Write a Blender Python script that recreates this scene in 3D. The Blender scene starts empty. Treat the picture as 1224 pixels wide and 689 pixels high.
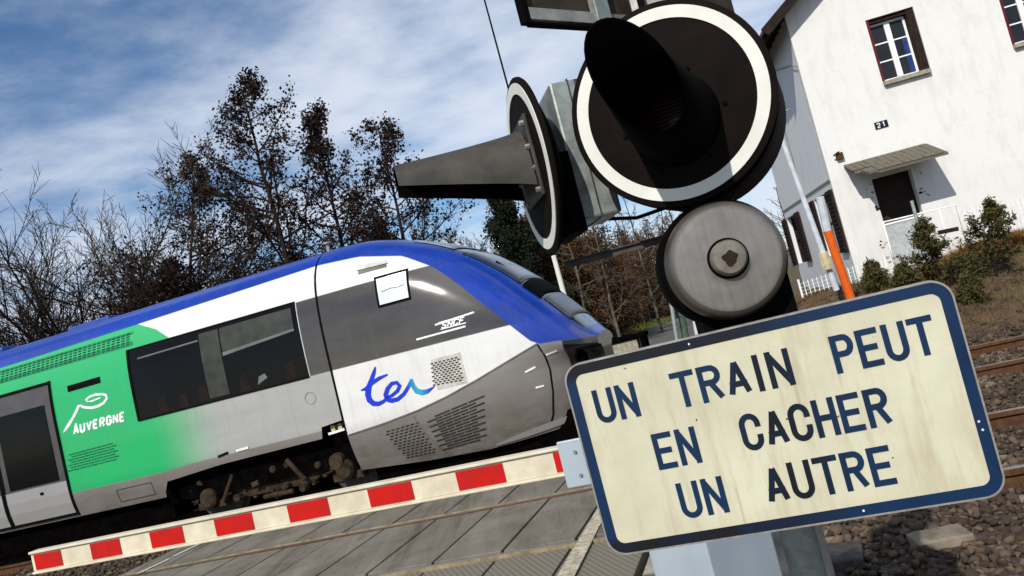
import bpy, math, random
import numpy as np
from mathutils import Vector, Matrix, noise as mnoise
random.seed(7)
rng = np.random.default_rng(7)
SC = bpy.context.scene
COL = SC.collection
R = math.radians

# ------------------------------------------------------------ camera, sky, sun
cam_d = bpy.data.cameras.new('camera'); cam = bpy.data.objects.new('camera', cam_d); COL.objects.link(cam)
SC.camera = cam
CAM_H, PITCH, ROLL = 1.5, R(3.29), R(14.2)
cam_d.sensor_width = 36; cam_d.lens = 950 / 1224 * 36; cam_d.clip_start = .05; cam_d.clip_end = 4000
FW = Vector((0, math.cos(PITCH), math.sin(PITCH))); U0 = Vector((0, -math.sin(PITCH), math.cos(PITCH))); R0 = Vector((1, 0, 0))
RV = R0 * math.cos(ROLL) - U0 * math.sin(ROLL); UV = R0 * math.sin(ROLL) + U0 * math.cos(ROLL)
m = Matrix.Identity(4)
for i in range(3): m[i][0] = RV[i]; m[i][1] = UV[i]; m[i][2] = -FW[i]
m[2][3] = CAM_H
cam.matrix_world = m

SUN_AZ, SUN_EL = R(26), R(38)
SUN = Vector((-math.sin(SUN_AZ) * math.cos(SUN_EL), -math.cos(SUN_AZ) * math.cos(SUN_EL), math.sin(SUN_EL)))
sd = bpy.data.lights.new('sun', 'SUN'); sd.energy = 4.4; sd.angle = R(.5); sd.color = (1, .95, .87)
so = bpy.data.objects.new('sun', sd); COL.objects.link(so); so.rotation_euler = SUN.to_track_quat('Z', 'Y').to_euler()

W = bpy.data.worlds.new('World'); SC.world = W; W.use_nodes = True
wn, wl = W.node_tree.nodes, W.node_tree.links
wn.clear()
wo = wn.new('ShaderNodeOutputWorld'); bg = wn.new('ShaderNodeBackground'); bg.inputs[1].default_value = .112
sky = wn.new('ShaderNodeTexSky'); sky.sky_type = 'NISHITA'; sky.sun_disc = False
sky.sun_elevation = SUN_EL; sky.sun_rotation = math.atan2(SUN.x, SUN.y); sky.air_density = 1.0; sky.dust_density = .25; sky.ozone_density = 4.5
tc = wn.new('ShaderNodeTexCoord')
sep = wn.new('ShaderNodeSeparateXYZ'); wl.new(tc.outputs['Generated'], sep.inputs[0])
def wm(op, a, b=None, c=None):
    n = wn.new('ShaderNodeMath'); n.operation = op
    for i, x in enumerate((a, b, c)):
        if x is None: continue
        if isinstance(x, (int, float)): n.inputs[i].default_value = x
        else: wl.new(x, n.inputs[i])
    return n.outputs[0]
zz = wm('ADD', wm('MAXIMUM', sep.outputs[2], 0), .12)
cx_, cy_ = wm('DIVIDE', sep.outputs[0], zz), wm('DIVIDE', sep.outputs[1], zz)
comb = wn.new('ShaderNodeCombineXYZ'); wl.new(cx_, comb.inputs[0]); wl.new(cy_, comb.inputs[1]); comb.inputs[2].default_value = 3.3
mp = wn.new('ShaderNodeMapping'); wl.new(comb.outputs[0], mp.inputs[0]); mp.inputs['Rotation'].default_value = (0, 0, R(35)); mp.inputs['Scale'].default_value = (.85, 1.0, 1)
mp.inputs['Location'].default_value = (2.1, .9, 0)
n1 = wn.new('ShaderNodeTexNoise'); n1.inputs['Scale'].default_value = .75; n1.inputs['Detail'].default_value = 8; n1.inputs['Roughness'].default_value = .52; n1.inputs['Distortion'].default_value = .2
wl.new(mp.outputs[0], n1.inputs['Vector'])
n2 = wn.new('ShaderNodeTexNoise'); n2.inputs['Scale'].default_value = 3.2; n2.inputs['Detail'].default_value = 6; n2.inputs['Roughness'].default_value = .6
wl.new(mp.outputs[0], n2.inputs['Vector'])
cov = wm('ADD', wm('MULTIPLY', n1.outputs[0], .74), wm('MULTIPLY', n2.outputs[0], .26))
rp = wn.new('ShaderNodeMapRange'); rp.interpolation_type = 'SMOOTHSTEP'; rp.inputs[1].default_value = .38; rp.inputs[2].default_value = .60; rp.inputs[4].default_value = .9
wl.new(cov, rp.inputs[0])
mx = wn.new('ShaderNodeMix'); mx.data_type = 'RGBA'
hs = wn.new('ShaderNodeHueSaturation'); hs.inputs['Saturation'].default_value = 1.1; wl.new(sky.outputs[0], hs.inputs['Color'])
wl.new(rp.outputs[0], mx.inputs[0]); wl.new(hs.outputs[0], mx.inputs[6]); mx.inputs[7].default_value = (6.7, 7.3, 8.3, 1)
wl.new(mx.outputs[2], bg.inputs[0]); wl.new(bg.outputs[0], wo.inputs[0])
SC.view_settings.view_transform = 'Standard'; SC.view_settings.look = 'None'
SC.view_settings.exposure = 0; SC.view_settings.gamma = 1

# ------------------------------------------------------------ frames of reference
TH = R(16.5)                                   # heading of the railway against the picture's width
S_ = Vector((math.cos(TH), -math.sin(TH), 0)); N_ = Vector((math.sin(TH), math.cos(TH), 0))
def T(s, n, z=0): return S_ * s + N_ * n + Vector((0, 0, z))
def ray(px, py):
    return FW + RV * ((px - 612) / 950) - UV * ((py - 344.5) / 950)
def at_y(px, py, Y):
    v = ray(px, py); return Vector((0, 0, CAM_H)) + v * (Y / v.y)
def side(px, py, n=8.75):                      # photo measurement -> (s, z) on the train's side
    v = ray(px, py); P = Vector((0, 0, CAM_H)) + v * (n / v.dot(N_)); return P.dot(S_), P.z

# ------------------------------------------------------------ helpers
class MB:
    def __init__(s): s.v = []; s.f = []; s.m = []
    def add(s, vs, fs, mi=0):
        o = len(s.v); s.v += [tuple(p) for p in vs]; s.f += [tuple(i + o for i in f) for f in fs]; s.m += [mi] * len(fs)
    def box(s, x0, x1, y0, y1, z0, z1, M=None, mi=0):
        vs = [Vector(p) for p in ((x0,y0,z0),(x1,y0,z0),(x1,y1,z0),(x0,y1,z0),(x0,y0,z1),(x1,y0,z1),(x1,y1,z1),(x0,y1,z1))]
        if M: vs = [M @ p for p in vs]
        s.add(vs, [(0,3,2,1),(4,5,6,7),(0,1,5,4),(1,2,6,5),(2,3,7,6),(3,0,4,7)], mi)
    def tube(s, pts, rad, n=8, cap=True, mi=0):
        pts = [Vector(p) for p in pts]
        if isinstance(rad, (int, float)): rad = [rad] * len(pts)
        vs = []; prev = None
        for i, p in enumerate(pts):
            d = (pts[min(i+1, len(pts)-1)] - pts[max(i-1, 0)]).normalized()
            a = prev - d * prev.dot(d) if prev else (d.cross(Vector((0,0,1))) if abs(d.z) < .9 else d.cross(Vector((1,0,0))))
            a.normalize(); prev = a; b = d.cross(a)
            for k in range(n):
                t = 2*math.pi*k/n; vs.append(p + (a*math.cos(t) + b*math.sin(t)) * rad[i])
        fs = []
        for i in range(len(pts)-1):
            for k in range(n):
                k2 = (k+1) % n; fs.append((i*n+k, i*n+k2, (i+1)*n+k2, (i+1)*n+k))
        if cap: fs.append(tuple(range(n-1, -1, -1))); fs.append(tuple(range((len(pts)-1)*n, len(pts)*n)))
        s.add(vs, fs, mi)
    def lathe(s, prof, n=48, M=None, mi=0, close=True):   # prof: (r, y) about the y axis
        vs = []
        for r, y in prof:
            for k in range(n):
                t = 2*math.pi*k/n; vs.append(Vector((r*math.cos(t), y, r*math.sin(t))))
        if M: vs = [M @ p for p in vs]
        fs = []
        for i in range(len(prof)-1):
            for k in range(n):
                k2 = (k+1) % n; fs.append((i*n+k, (i+1)*n+k, (i+1)*n+k2, i*n+k2))
        if close:
            fs.append(tuple(range(n))); fs.append(tuple(reversed(range((len(prof)-1)*n, len(prof)*n))))
        s.add(vs, fs, mi)
    def prism(s, poly, y0, y1, M=None, mi=0):           # poly in (x, z), thickness along y
        n = len(poly); vs = [Vector((x, y0, z)) for x, z in poly] + [Vector((x, y1, z)) for x, z in poly]
        if M: vs = [M @ p for p in vs]
        s.add(vs, [tuple(range(n)), tuple(reversed(range(n, 2*n)))] + [(i, i+n, (i+1) % n + n, (i+1) % n) for i in range(n)], mi)
    def ribbon(s, pts, w, y0, y1, M=None):               # stroke of width w (number or list) in (x, z)
        if not isinstance(w, (int, float)):
            kk = [i for i in range(len(pts)) if i == 0 or math.dist(pts[i], pts[i-1]) > 1e-6]; pts = [pts[i] for i in kk]; w = [w[i] for i in kk]
        else: pts = [p for i, p in enumerate(pts) if i == 0 or math.dist(p, pts[i-1]) > 1e-6]
        P = [Vector(p) for p in pts]; n = len(P)
        if isinstance(w, (int, float)): w = [w] * n
        L = []; Rr = []
        for i in range(n):
            a = (P[i] - P[i-1]).normalized() if i else (P[1] - P[0]).normalized()
            b = (P[i+1] - P[i]).normalized() if i < n-1 else a
            t = (a + b).normalized() if (a + b).length > .1 else a
            nn = Vector((-t.y, t.x)); k = 1 / max(.5, nn.dot(Vector((-a.y, a.x))))
            L.append(P[i] + nn * w[i] / 2 * k); Rr.append(P[i] - nn * w[i] / 2 * k)
        vs = []
        for y in (y0, y1):
            for q in L + Rr: vs.append(Vector((q.x, y, q.y)))
        if M: vs = [M @ p for p in vs]
        fs = []
        for i in range(n-1):
            fs.append((i, n+i, n+i+1, i+1)); fs.append((2*n+i, 2*n+i+1, 3*n+i+1, 3*n+i))
            fs.append((i, i+1, 2*n+i+1, 2*n+i)); fs.append((n+i, 3*n+i, 3*n+i+1, n+i+1))
        fs.append((0, 2*n, 3*n, n)); fs.append((n-1, 2*n-1, 4*n-1, 3*n-1))
        s.add(vs, fs)
    def build(s, name, mats, parent=None, smooth=False, loc=None, bevel=0, rot=None):
        me = bpy.data.meshes.new(name); me.from_pydata([tuple(p) for p in s.v], [], s.f)
        if not isinstance(mats, (list, tuple)): mats = [mats]
        for q in mats: me.materials.append(q)
        if len(mats) > 1: me.polygons.foreach_set('material_index', s.m)
        if smooth is True: me.shade_smooth()
        o = bpy.data.objects.new(name, me); COL.objects.link(o)
        if parent: o.parent = parent
        if loc is not None: o.location = loc
        if rot is not None: o.rotation_euler = rot
        if smooth == 'auto': me.shade_smooth(); me.set_sharp_from_angle(angle=R(35))
        if bevel:
            b = o.modifiers.new('bevel', 'BEVEL'); b.width = bevel; b.segments = 2; b.limit_method = 'ANGLE'; b.angle_limit = R(40)
        return o
def tag(o, label=None, cat=None, group=None, kind=None):
    for k, x in (('label', label), ('category', cat), ('group', group), ('kind', kind)):
        if x: o[k] = x
    return o
def empty(name, loc=(0,0,0), rz=0, rot=None):
    o = bpy.data.objects.new(name, None); COL.objects.link(o); o.location = loc
    o.rotation_euler = rot if rot else (0, 0, rz); o.empty_display_size = .1; return o
def kids(o): return list(o.children)
def copy_tree(o, parent=None):
    c = o.copy(); COL.objects.link(c); c.parent = parent
    for ch in kids(o): copy_tree(ch, c)
    return c
def np_mesh(name, V, F, mat, parent=None, smooth=False, mats=None, midx=None):
    me = bpy.data.meshes.new(name); F = np.asarray(F, dtype=np.int32); k = F.shape[1]
    me.vertices.add(len(V)); me.vertices.foreach_set('co', np.asarray(V, dtype=np.float32).ravel())
    me.loops.add(F.size); me.loops.foreach_set('vertex_index', F.ravel())
    me.polygons.add(len(F)); me.polygons.foreach_set('loop_start', np.arange(0, F.size, k, dtype=np.int32))
    for q in (mats or [mat]): me.materials.append(q)
    if midx is not None: me.polygons.foreach_set('material_index', midx)
    me.update(calc_edges=True)
    if smooth: me.shade_smooth()
    o = bpy.data.objects.new(name, me); COL.objects.link(o)
    if parent: o.parent = parent
    return o

# ------------------------------------------------------------ materials
class NT:
    def __init__(s, name):
        s.mat = bpy.data.materials.new(name); s.mat.use_nodes = True; s.n = s.mat.node_tree.nodes; s.l = s.mat.node_tree.links
        s.b = s.n['Principled BSDF']; s._tc = None
    def tc(s, k='Object'):
        if not s._tc: s._tc = s.n.new('ShaderNodeTexCoord')
        return s._tc.outputs[k]
    def set(s, sock, x):
        if hasattr(x, 'node'): s.l.new(x, sock)
        else:
            if isinstance(x, (tuple, list)) and len(x) == 3 and sock.type == 'RGBA': x = (*x, 1)
            sock.default_value = x
    def math(s, op, a, b=None, c=None):
        n = s.n.new('ShaderNodeMath'); n.operation = op
        for i, x in enumerate((a, b, c)):
            if x is not None: s.set(n.inputs[i], x)
        return n.outputs[0]
    def step(s, x, e, w=.006):                # 1 where x > e
        n = s.n.new('ShaderNodeMapRange'); s.set(n.inputs[0], s.math('SUBTRACT', x, e)); n.inputs[1].default_value = -w; n.inputs[2].default_value = w
        return n.outputs[0]
    def rng(s, x, a, b, c=0., d=1., smooth=False):
        n = s.n.new('ShaderNodeMapRange'); s.set(n.inputs[0], x)
        for i, q in enumerate((a, b, c, d)): n.inputs[i+1].default_value = q
        if smooth: n.interpolation_type = 'SMOOTHSTEP'
        return n.outputs[0]
    def mix(s, f, a, b):
        n = s.n.new('ShaderNodeMix'); n.data_type = 'RGBA'; s.set(n.inputs[0], f); s.set(n.inputs[6], a); s.set(n.inputs[7], b); return n.outputs[2]
    def noise(s, scale, detail=4, rough=.55, vec=None, stretch=None, dist=0):
        n = s.n.new('ShaderNodeTexNoise'); n.inputs['Scale'].default_value = scale; n.inputs['Detail'].default_value = detail
        n.inputs['Roughness'].default_value = rough; n.inputs['Distortion'].default_value = dist
        v = vec or s.tc()
        if stretch:
            mp = s.n.new('ShaderNodeMapping'); mp.inputs['Scale'].default_value = stretch; s.l.new(v, mp.inputs[0]); v = mp.outputs[0]
        s.l.new(v, n.inputs['Vector']); return n.outputs[0]
    def sep(s, v=None):
        n = s.n.new('ShaderNodeSeparateXYZ'); s.l.new(v or s.tc(), n.inputs[0]); return n.outputs
    def curve(s, x, pts):                     # piecewise linear function
        x0, x1 = pts[0][0], pts[-1][0]; z0 = min(p[1] for p in pts); z1 = max(p[1] for p in pts) + 1e-6
        n = s.n.new('ShaderNodeFloatCurve'); c = n.mapping.curves[0]
        P = [((px-x0)/(x1-x0), (pz-z0)/(z1-z0)) for px, pz in pts]
        c.points[0].location = P[0]; c.points[1].location = P[-1]
        for p in P[1:-1]: c.points.new(*p)
        for p in c.points: p.handle_type = 'VECTOR'
        n.mapping.update(); s.set(n.inputs[1], s.rng(x, x0, x1))
        return s.math('MULTIPLY_ADD', n.outputs[0], z1-z0, z0)
    def bump(s, h, strength=.3, dist=.02):
        n = s.n.new('ShaderNodeBump'); n.inputs['Strength'].default_value = strength; n.inputs['Distance'].default_value = dist
        s.set(n.inputs['Height'], h); s.l.new(n.outputs[0], s.b.inputs['Normal'])
    def out(s, col=None, rough=None, metal=None, coat=None, spec=None):
        for k, x in (('Base Color', col), ('Roughness', rough), ('Metallic', metal), ('Coat Weight', coat), ('Specular IOR Level', spec)):
            if x is not None: s.set(s.b.inputs[k], x)
        return s.mat
def M_(name, col, rough=.6, metal=0, var=.25, scale=8, bump=0, bscale=60, bdist=.01, coat=0, stretch=None, col2=None, spec=None, world=False):
    t = NT(name); v = t.n.new('ShaderNodeNewGeometry').outputs['Position'] if world else None
    a = t.noise(scale, 5, .6, vec=v, stretch=stretch)
    c2 = col2 or tuple(q * (1 - var) for q in col); c1 = col if col2 else tuple(min(1, q * (1 + var*.6)) for q in col)
    c = t.mix(t.rng(a, .35, .65), c2, c1)
    if bump: t.bump(t.noise(bscale, 4, .6, vec=v), bump, bdist)
    return t.out(c, rough, metal, coat, spec if spec is not None else (.5 if coat or metal else .22))

MAT = dict(
    galv=M_('galvanised', (.36,.40,.38), .45, .55, .3, 25, .1, 90, .002),
    black=M_('black_paint', (.0015,.0014,.0015), .8, 0, .3, 12, .1, 150, .002, spec=.05),
    disc=M_('disc_black', (.004,.003,.0028), .8, 0, .35, 14, .15, 120, .002, col2=(.008,.0045,.0035), spec=.08),
    ring=M_('ring_white', (.66,.66,.60), .5, 0, .08, 10, .05, 60, .001),
    visor=M_('visor_grey', (.048,.044,.038), .55, 0, .4, 14, .15, 80, .002),
    bell=M_('bell_grey', (.165,.146,.128), .52, .25, .18, 9, .12, 300, .001),
    knob=M_('bell_knob', (.17,.15,.125), .5, .2, .3, 30, .1, 200, .001),
    rust=M_('rust', (.07,.035,.018), .9, 0, .5, 60, .3, 200, .002),
    navy=M_('navy', (.004,.026,.082), .5, 0, .35, 5, .05, 90, .001, col2=(.006,.013,.032), spec=.3),
    letter=M_('letter_navy', (.0035,.020,.060), .5, 0, .35, 30, .05, 90, .001),
    alu=M_('aluminium', (.42,.40,.36), .4, .6, .25, 40, .1, 200, .001),
    steel=M_('steel', (.30,.29,.27), .5, .5, .35, 20, .15, 100, .002),
    darksteel=M_('dark_steel', (.045,.035,.03), .7, .1, .5, 20, .3, 80, .003),
    cabinet=M_('cabinet', (.36,.42,.47), .45, .1, .08, 6, .03, 90, .001),
    boomwhite=M_('boom_white', (.66,.60,.46), .5, 0, .06, 9, .05, 50, .001, col2=(.52,.46,.34)),
    red=M_('boom_red', (.50,.008,.006), .4, 0, .08, 16, .05, 50, .001, col2=(.36,.012,.010)),
    rail=M_('rail_rust', (.085,.038,.016), .85, 0, .35, 14, .3, 120, .003, world=True),
    railtop=M_('rail_top', (.34,.32,.30), .35, .8, .15, 30),
    panel=M_('deck_panel', (.185,.170,.145), .95, 0, .2, 2.5, .35, 220, .004, world=True, spec=.15),
    sleeper=M_('sleeper_concrete', (.20,.165,.125), .9, 0, .4, 7, .3, 90, .004, world=True),
    glass=M_('train_glass', (.004,.004,.0045), .10, 0, .2, 2, spec=.14),
    interior=M_('interior_grey', (.035,.038,.034), .6, 0, .3, 6),
    interior_l=M_('interior_light', (.12,.135,.13), .5, 0, .2, 4),
    under=M_('under_dark', (.0025,.002,.002), .95, 0, .5, 8, spec=0),
    bogie=M_('bogie_brown', (.034,.021,.012), .85, 0, .7, 9, .3, 40, .01),
    seam=M_('seam', (.004,.004,.004), .8, spec=.05),
    doorgrey=M_('door_grey', (.06,.055,.055), .4, 0, .15, 4, coat=.1),
    winreflect=M_('cab_pane', (.62,.68,.68), .15, 0, .06, 3, coat=.6),  # sky reflection on the glass put into the pane's pale colour
    lwhite=M_('logo_white', (.78,.80,.78), .4),
    lblue=M_('logo_blue', (.004,.03,.42), .35),
    silver=M_('train_silver', (.30,.295,.29), .35, .2, .06, 2),
    roofkit=M_('roof_kit', (.02,.06,.30), .5),
    bark=M_('bark', (.022,.014,.011), .95, 0, .5, 3, .3, 20, .02),
    barkg=M_('bark_grey', (.085,.06,.038), .95, 0, .5, 3, .3, 20, .02),
    birch=M_('birch_bark', (.105,.085,.065), .9, 0, .6, 5, world=True),
    cone=M_('alder_cones', (.030,.013,.009), .95, 0, .6, 3, world=True, col2=(.014,.009,.008)),
    conif=M_('dark_needles', (.012,.018,.007), .95, 0, .5, 10),
    brownleaf=M_('brown_leaf', (.105,.052,.018), .95, 0, .6, 1.0, world=True, col2=(.035,.018,.008)),
    shrubleaf=M_('shrub_needles', (.045,.055,.014), .9, 0, .6, 5, world=True, col2=(.085,.055,.018)),
    tiles=M_('roof_tiles', (.10,.055,.035), .9, 0, .5, 6, .4, 30, .01),
    eave=M_('eave_wood', (.018,.012,.009), .9, 0, .4, 8),
    canopy=M_('canopy_tile', (.13,.115,.085), .95, 0, .35, 40, .5, 60, .01),
    shutter=M_('shutter_brown', (.022,.009,.007), .8, 0, .6, 14, .2, 40, .004),
    redframe=M_('red_frame', (.10,.006,.010), .6, 0, .3, 8),
    winwhite=M_('window_white', (.78,.79,.78), .5, 0, .05, 5),
    pane=M_('window_pane', (.018,.02,.024), .06, 0, .3, 1.5),
    curtain=M_('blue_curtain', (.02,.04,.17), .8, 0, .4, 25),
    sill=M_('sill_stone', (.30,.28,.21), .9, 0, .3, 14, .2, 60, .004),
    plaque=M_('plaque', (.005,.007,.025), .6),
    orange=M_('orange_paint', (.72,.12,.012), .55, 0, .12, 9),
    polewhite=M_('pole_white', (.55,.58,.62), .5, 0, .15, 9),
    greenpost=M_('post_green', (.07,.10,.075), .7, 0, .5, 12),
    wire=M_('wire_white', (.78,.80,.78), .6, 0, .2, 9),
    doorwood=M_('door_wood', (.022,.012,.009), .7, 0, .5, 8, stretch=(6,1,1)),
    skirtcloth=M_('step_panel', (.40,.42,.43), .6, 0, .2, 16),
    yellow=M_('faded_yellow', (.55,.48,.28), .7, 0, .3, 12),
)
def plaster(name, base, stain, w):
    t = NT(name); x = t.sep()
    a = t.noise(.9, 6, .6); b = t.noise(3.5, 6, .7, stretch=(1.0, 1.0, .35)); g = t.noise(22, 5, .7)
    f = t.math('MULTIPLY', t.rng(b, .48, .72), w)
    c = t.mix(f, base, stain)
    c = t.mix(t.math('MULTIPLY', t.rng(g, .55, .75), .25), c, tuple(q*.8 for q in base))
    c = t.mix(t.math('MULTIPLY', t.rng(t.noise(1.6, 7, .75), .56, .62), .30), c, tuple(q*.80 for q in base))
    low = t.math('MULTIPLY', t.rng(x[2], 2.4, .6, 0, 1), t.rng(a, .4, .6))       # damp and flaking above the ground
    c = t.mix(t.math('MULTIPLY', low, .5), c, stain)
    t.bump(t.noise(30, 5, .7), .35, .01)
    return t.out(c, .92)
MAT['wallwhite'] = plaster('plaster_white', (.68,.67,.645), (.44,.42,.37), .40)
MAT['wallgrey'] = plaster('plaster_grey', (.68,.70,.72), (.48,.50,.51), .35)
def sign_face():
    t = NT('sign_cream'); x = t.sep()
    a = t.noise(6, 6, .6); b = t.noise(14, 6, .75, stretch=(1.6, 1, .22)); g = t.noise(160, 3, .6)
    c = t.mix(t.rng(a, .35, .65), (.49,.465,.335), (.585,.565,.425))
    c = t.mix(t.math('MULTIPLY', t.rng(b, .50, .68), .55), c, (.37,.31,.19))
    edge = t.rng(t.math('ABSOLUTE', x[2]), .14, .175)
    c = t.mix(t.math('MULTIPLY', t.math('MULTIPLY', edge, t.rng(a, .42, .6)), .3), c, (.46,.36,.17))
    c = t.mix(t.rng(t.noise(46, 2, .5), .735, .75), c, (.12,.07,.04))
    gr = t.noise(300, 2, .5, stretch=(.12,1,1)); c = t.mix(t.math('MULTIPLY', t.rng(gr, .45, .7), .12), c, (.42,.40,.28))
    for rx_, rz_, ln_ in ((.063,.062,.05), (-.085,-.10,.08), (.14,.135,.09), (-.25,.12,.05)):
        dx = t.math('ABSOLUTE', t.math('SUBTRACT', x[0], rx_)); inz = t.math('MULTIPLY', t.step(x[2], rz_-ln_, .02), t.math('SUBTRACT', 1, t.step(x[2], rz_, .002)))
        c = t.mix(t.math('MULTIPLY', t.math('MULTIPLY', t.rng(dx, .004, .0), inz), .35), c, (.22,.12,.05))
    t.bump(g, .05, .001)
    return t.out(c, .5)
MAT['cream'] = sign_face()
def bell_mat():
    t = NT('bell_metal'); x = t.sep(); r_ = t.math('SQRT', t.math('ADD', t.math('MULTIPLY', x[0], x[0]), t.math('MULTIPLY', x[2], x[2])))
    a = t.noise(14, 5, .65); b = t.noise(90, 3, .6, stretch=(1,1,.05))
    c = t.mix(t.rng(a, .35, .65), (.21,.19,.17), (.28,.255,.23)); c = t.mix(t.math('MULTIPLY', t.rng(b, .45, .65), .2), c, (.10,.09,.08))
    c = t.mix(t.math('MULTIPLY', t.rng(t.math('ADD', r_, t.math('MULTIPLY', a, .012)), .100, .118), .75), c, (.045,.03,.02))
    c = t.mix(t.math('MULTIPLY', t.math('MULTIPLY', t.rng(r_, .056, .040), t.rng(x[2], .0, -.03)), .5), c, (.07,.045,.03))
    t.bump(t.math('ADD', t.noise(260, 3, .6), t.math('MULTIPLY', a, 2)), .12, .0012); return t.out(c, .38, .6, spec=.5)
MAT['bell'] = bell_mat()
def dark_navy(name, base, dark, border):  # enamel going near black: left of top and bottom border, middle letters
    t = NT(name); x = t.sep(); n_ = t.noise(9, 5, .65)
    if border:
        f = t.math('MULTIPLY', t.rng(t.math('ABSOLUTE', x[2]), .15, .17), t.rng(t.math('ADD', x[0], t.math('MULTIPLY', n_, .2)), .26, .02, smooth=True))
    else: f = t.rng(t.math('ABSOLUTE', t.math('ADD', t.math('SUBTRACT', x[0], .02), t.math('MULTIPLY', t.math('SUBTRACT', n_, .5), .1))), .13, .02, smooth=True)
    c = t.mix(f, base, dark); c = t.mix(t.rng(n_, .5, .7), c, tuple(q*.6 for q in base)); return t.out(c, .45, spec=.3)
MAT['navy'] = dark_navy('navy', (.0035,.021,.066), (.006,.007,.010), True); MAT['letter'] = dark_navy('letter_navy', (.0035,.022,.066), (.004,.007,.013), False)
def ground_mat():
    t = NT('ground_soil'); v = t.n.new('ShaderNodeNewGeometry').outputs['Position']
    a = t.noise(.35, 7, .65, vec=v); b = t.noise(9, 6, .7, vec=v); c3 = t.noise(55, 4, .7, vec=v)
    c = t.mix(t.rng(b, .35, .65), (.05,.033,.02), (.15,.10,.058))
    c = t.mix(t.math('MULTIPLY', t.rng(a, .48, .6), .75), c, (.065,.075,.022))
    c = t.mix(t.math('MULTIPLY', t.rng(c3, .5, .7), .5), c, (.20,.155,.10))
    t.bump(t.math('ADD', b, c3), .7, .05)
    return t.out(c, .97)
MAT['ground'] = ground_mat()
def gravel_mat(name, cols):
    t = NT(name); v = t.n.new('ShaderNodeNewGeometry').outputs['Position']
    vo = t.n.new('ShaderNodeTexVoronoi'); vo.inputs['Scale'].default_value = 20; t.l.new(v, vo.inputs['Vector'])
    hs = t.sep(vo.outputs['Color'])
    rnd = t.n.new('ShaderNodeAttribute'); rnd.attribute_name = 'tone'
    c = t.mix(t.rng(rnd.outputs['Fac'], 0, 1), cols[0], cols[1]) if name == 'stone' else t.mix(hs[0], cols[0], cols[1])
    c = t.mix(t.math('MULTIPLY', t.rng(t.noise(14, 5, .7, vec=v), .45, .7), .5), c, cols[2])
    t.bump(t.noise(70, 4, .7, vec=v), .5, .008)
    return t.out(c, .93)
MAT['stone'] = gravel_mat('stone', ((.024,.015,.008), (.125,.085,.052), (.065,.036,.016)))
MAT['gravel'] = gravel_mat('gravel', ((.02,.014,.009), (.065,.048,.032), (.05,.032,.016)))
def asphalt():
    t = NT('asphalt'); v = t.n.new('ShaderNodeNewGeometry').outputs['Position']
    c = t.mix(t.rng(t.noise(1.6, 6, .65, vec=v), .35, .65), (.06,.056,.05), (.11,.10,.088))
    c = t.mix(t.math('MULTIPLY', t.rng(t.noise(220, 3, .6, vec=v), .5, .7), .5), c, (.2,.19,.17))
    t.bump(t.noise(260, 3, .6, vec=v), .4, .004); return t.out(c, .92)
MAT['asphalt'] = asphalt()
def mesh_plate():
    t = NT('mesh_plate'); v = t.n.new('ShaderNodeNewGeometry').outputs['Position']
    mp = t.n.new('ShaderNodeMapping'); mp.inputs['Rotation'].default_value = (0, 0, R(28)); mp.inputs['Scale'].default_value = (38, 38, 38); t.l.new(v, mp.inputs[0])
    ck = t.n.new('ShaderNodeTexChecker'); ck.inputs['Scale'].default_value = 1; t.l.new(mp.outputs[0], ck.inputs['Vector'])
    ck.inputs[1].default_value = (.22,.19,.13,1); ck.inputs[2].default_value = (.10,.085,.06,1)
    t.bump(ck.outputs[1], .4, .004); return t.out(t.mix(.35, ck.outputs[0], (.14,.125,.10)), .85)
MAT['meshplate'] = mesh_plate()
def deck_panel_mat():
    t = NT('deck_concrete'); v = t.n.new('ShaderNodeNewGeometry').outputs['Position']
    a = t.noise(1.8, 6, .65, vec=v); b = t.noise(9, 6, .75, vec=v, stretch=(1,.35,1)); g = t.noise(150, 3, .7, vec=v)
    oi = t.n.new('ShaderNodeObjectInfo').outputs['Random']
    c = t.mix(t.rng(a, .35, .65), (.125,.108,.085), (.21,.19,.16)); c = t.mix(t.math('MULTIPLY', t.rng(b, .5, .72), .5), c, (.085,.075,.06))
    c = t.mix(t.math('MULTIPLY', oi, .3), c, (.13,.115,.09)); c = t.mix(t.math('MULTIPLY', t.rng(g, .52, .68), .45), c, (.33,.30,.25)); c = t.mix(t.math('MULTIPLY', t.rng(g, .48, .34), .5), c, (.05,.042,.033))
    mp = t.n.new('ShaderNodeMapping'); mp.inputs['Rotation'].default_value = (0, 0, TH); mp.inputs['Scale'].default_value = (3.2, .22, 1); t.l.new(v, mp.inputs[0])
    ty = t.noise(1.0, 5, .7, vec=mp.outputs[0]); c = t.mix(t.math('MULTIPLY', t.rng(ty, .50, .64), .55), c, (.055,.048,.038)); c = t.mix(t.math('MULTIPLY', t.rng(ty, .46, .34), .3), c, (.26,.235,.19))
    t.bump(g, .6, .004); return t.out(c, .95, spec=.12)
MAT['panel'] = deck_panel_mat()
MAT['paint'] = M_('road_paint', (.42,.37,.27), .8, 0, .4, 18, .2, 150, .003, world=True)
MAT['drygrass'] = M_('dry_grass', (.17,.105,.042), .95, 0, .5, 1.8, world=True, col2=(.055,.036,.016))

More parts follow.
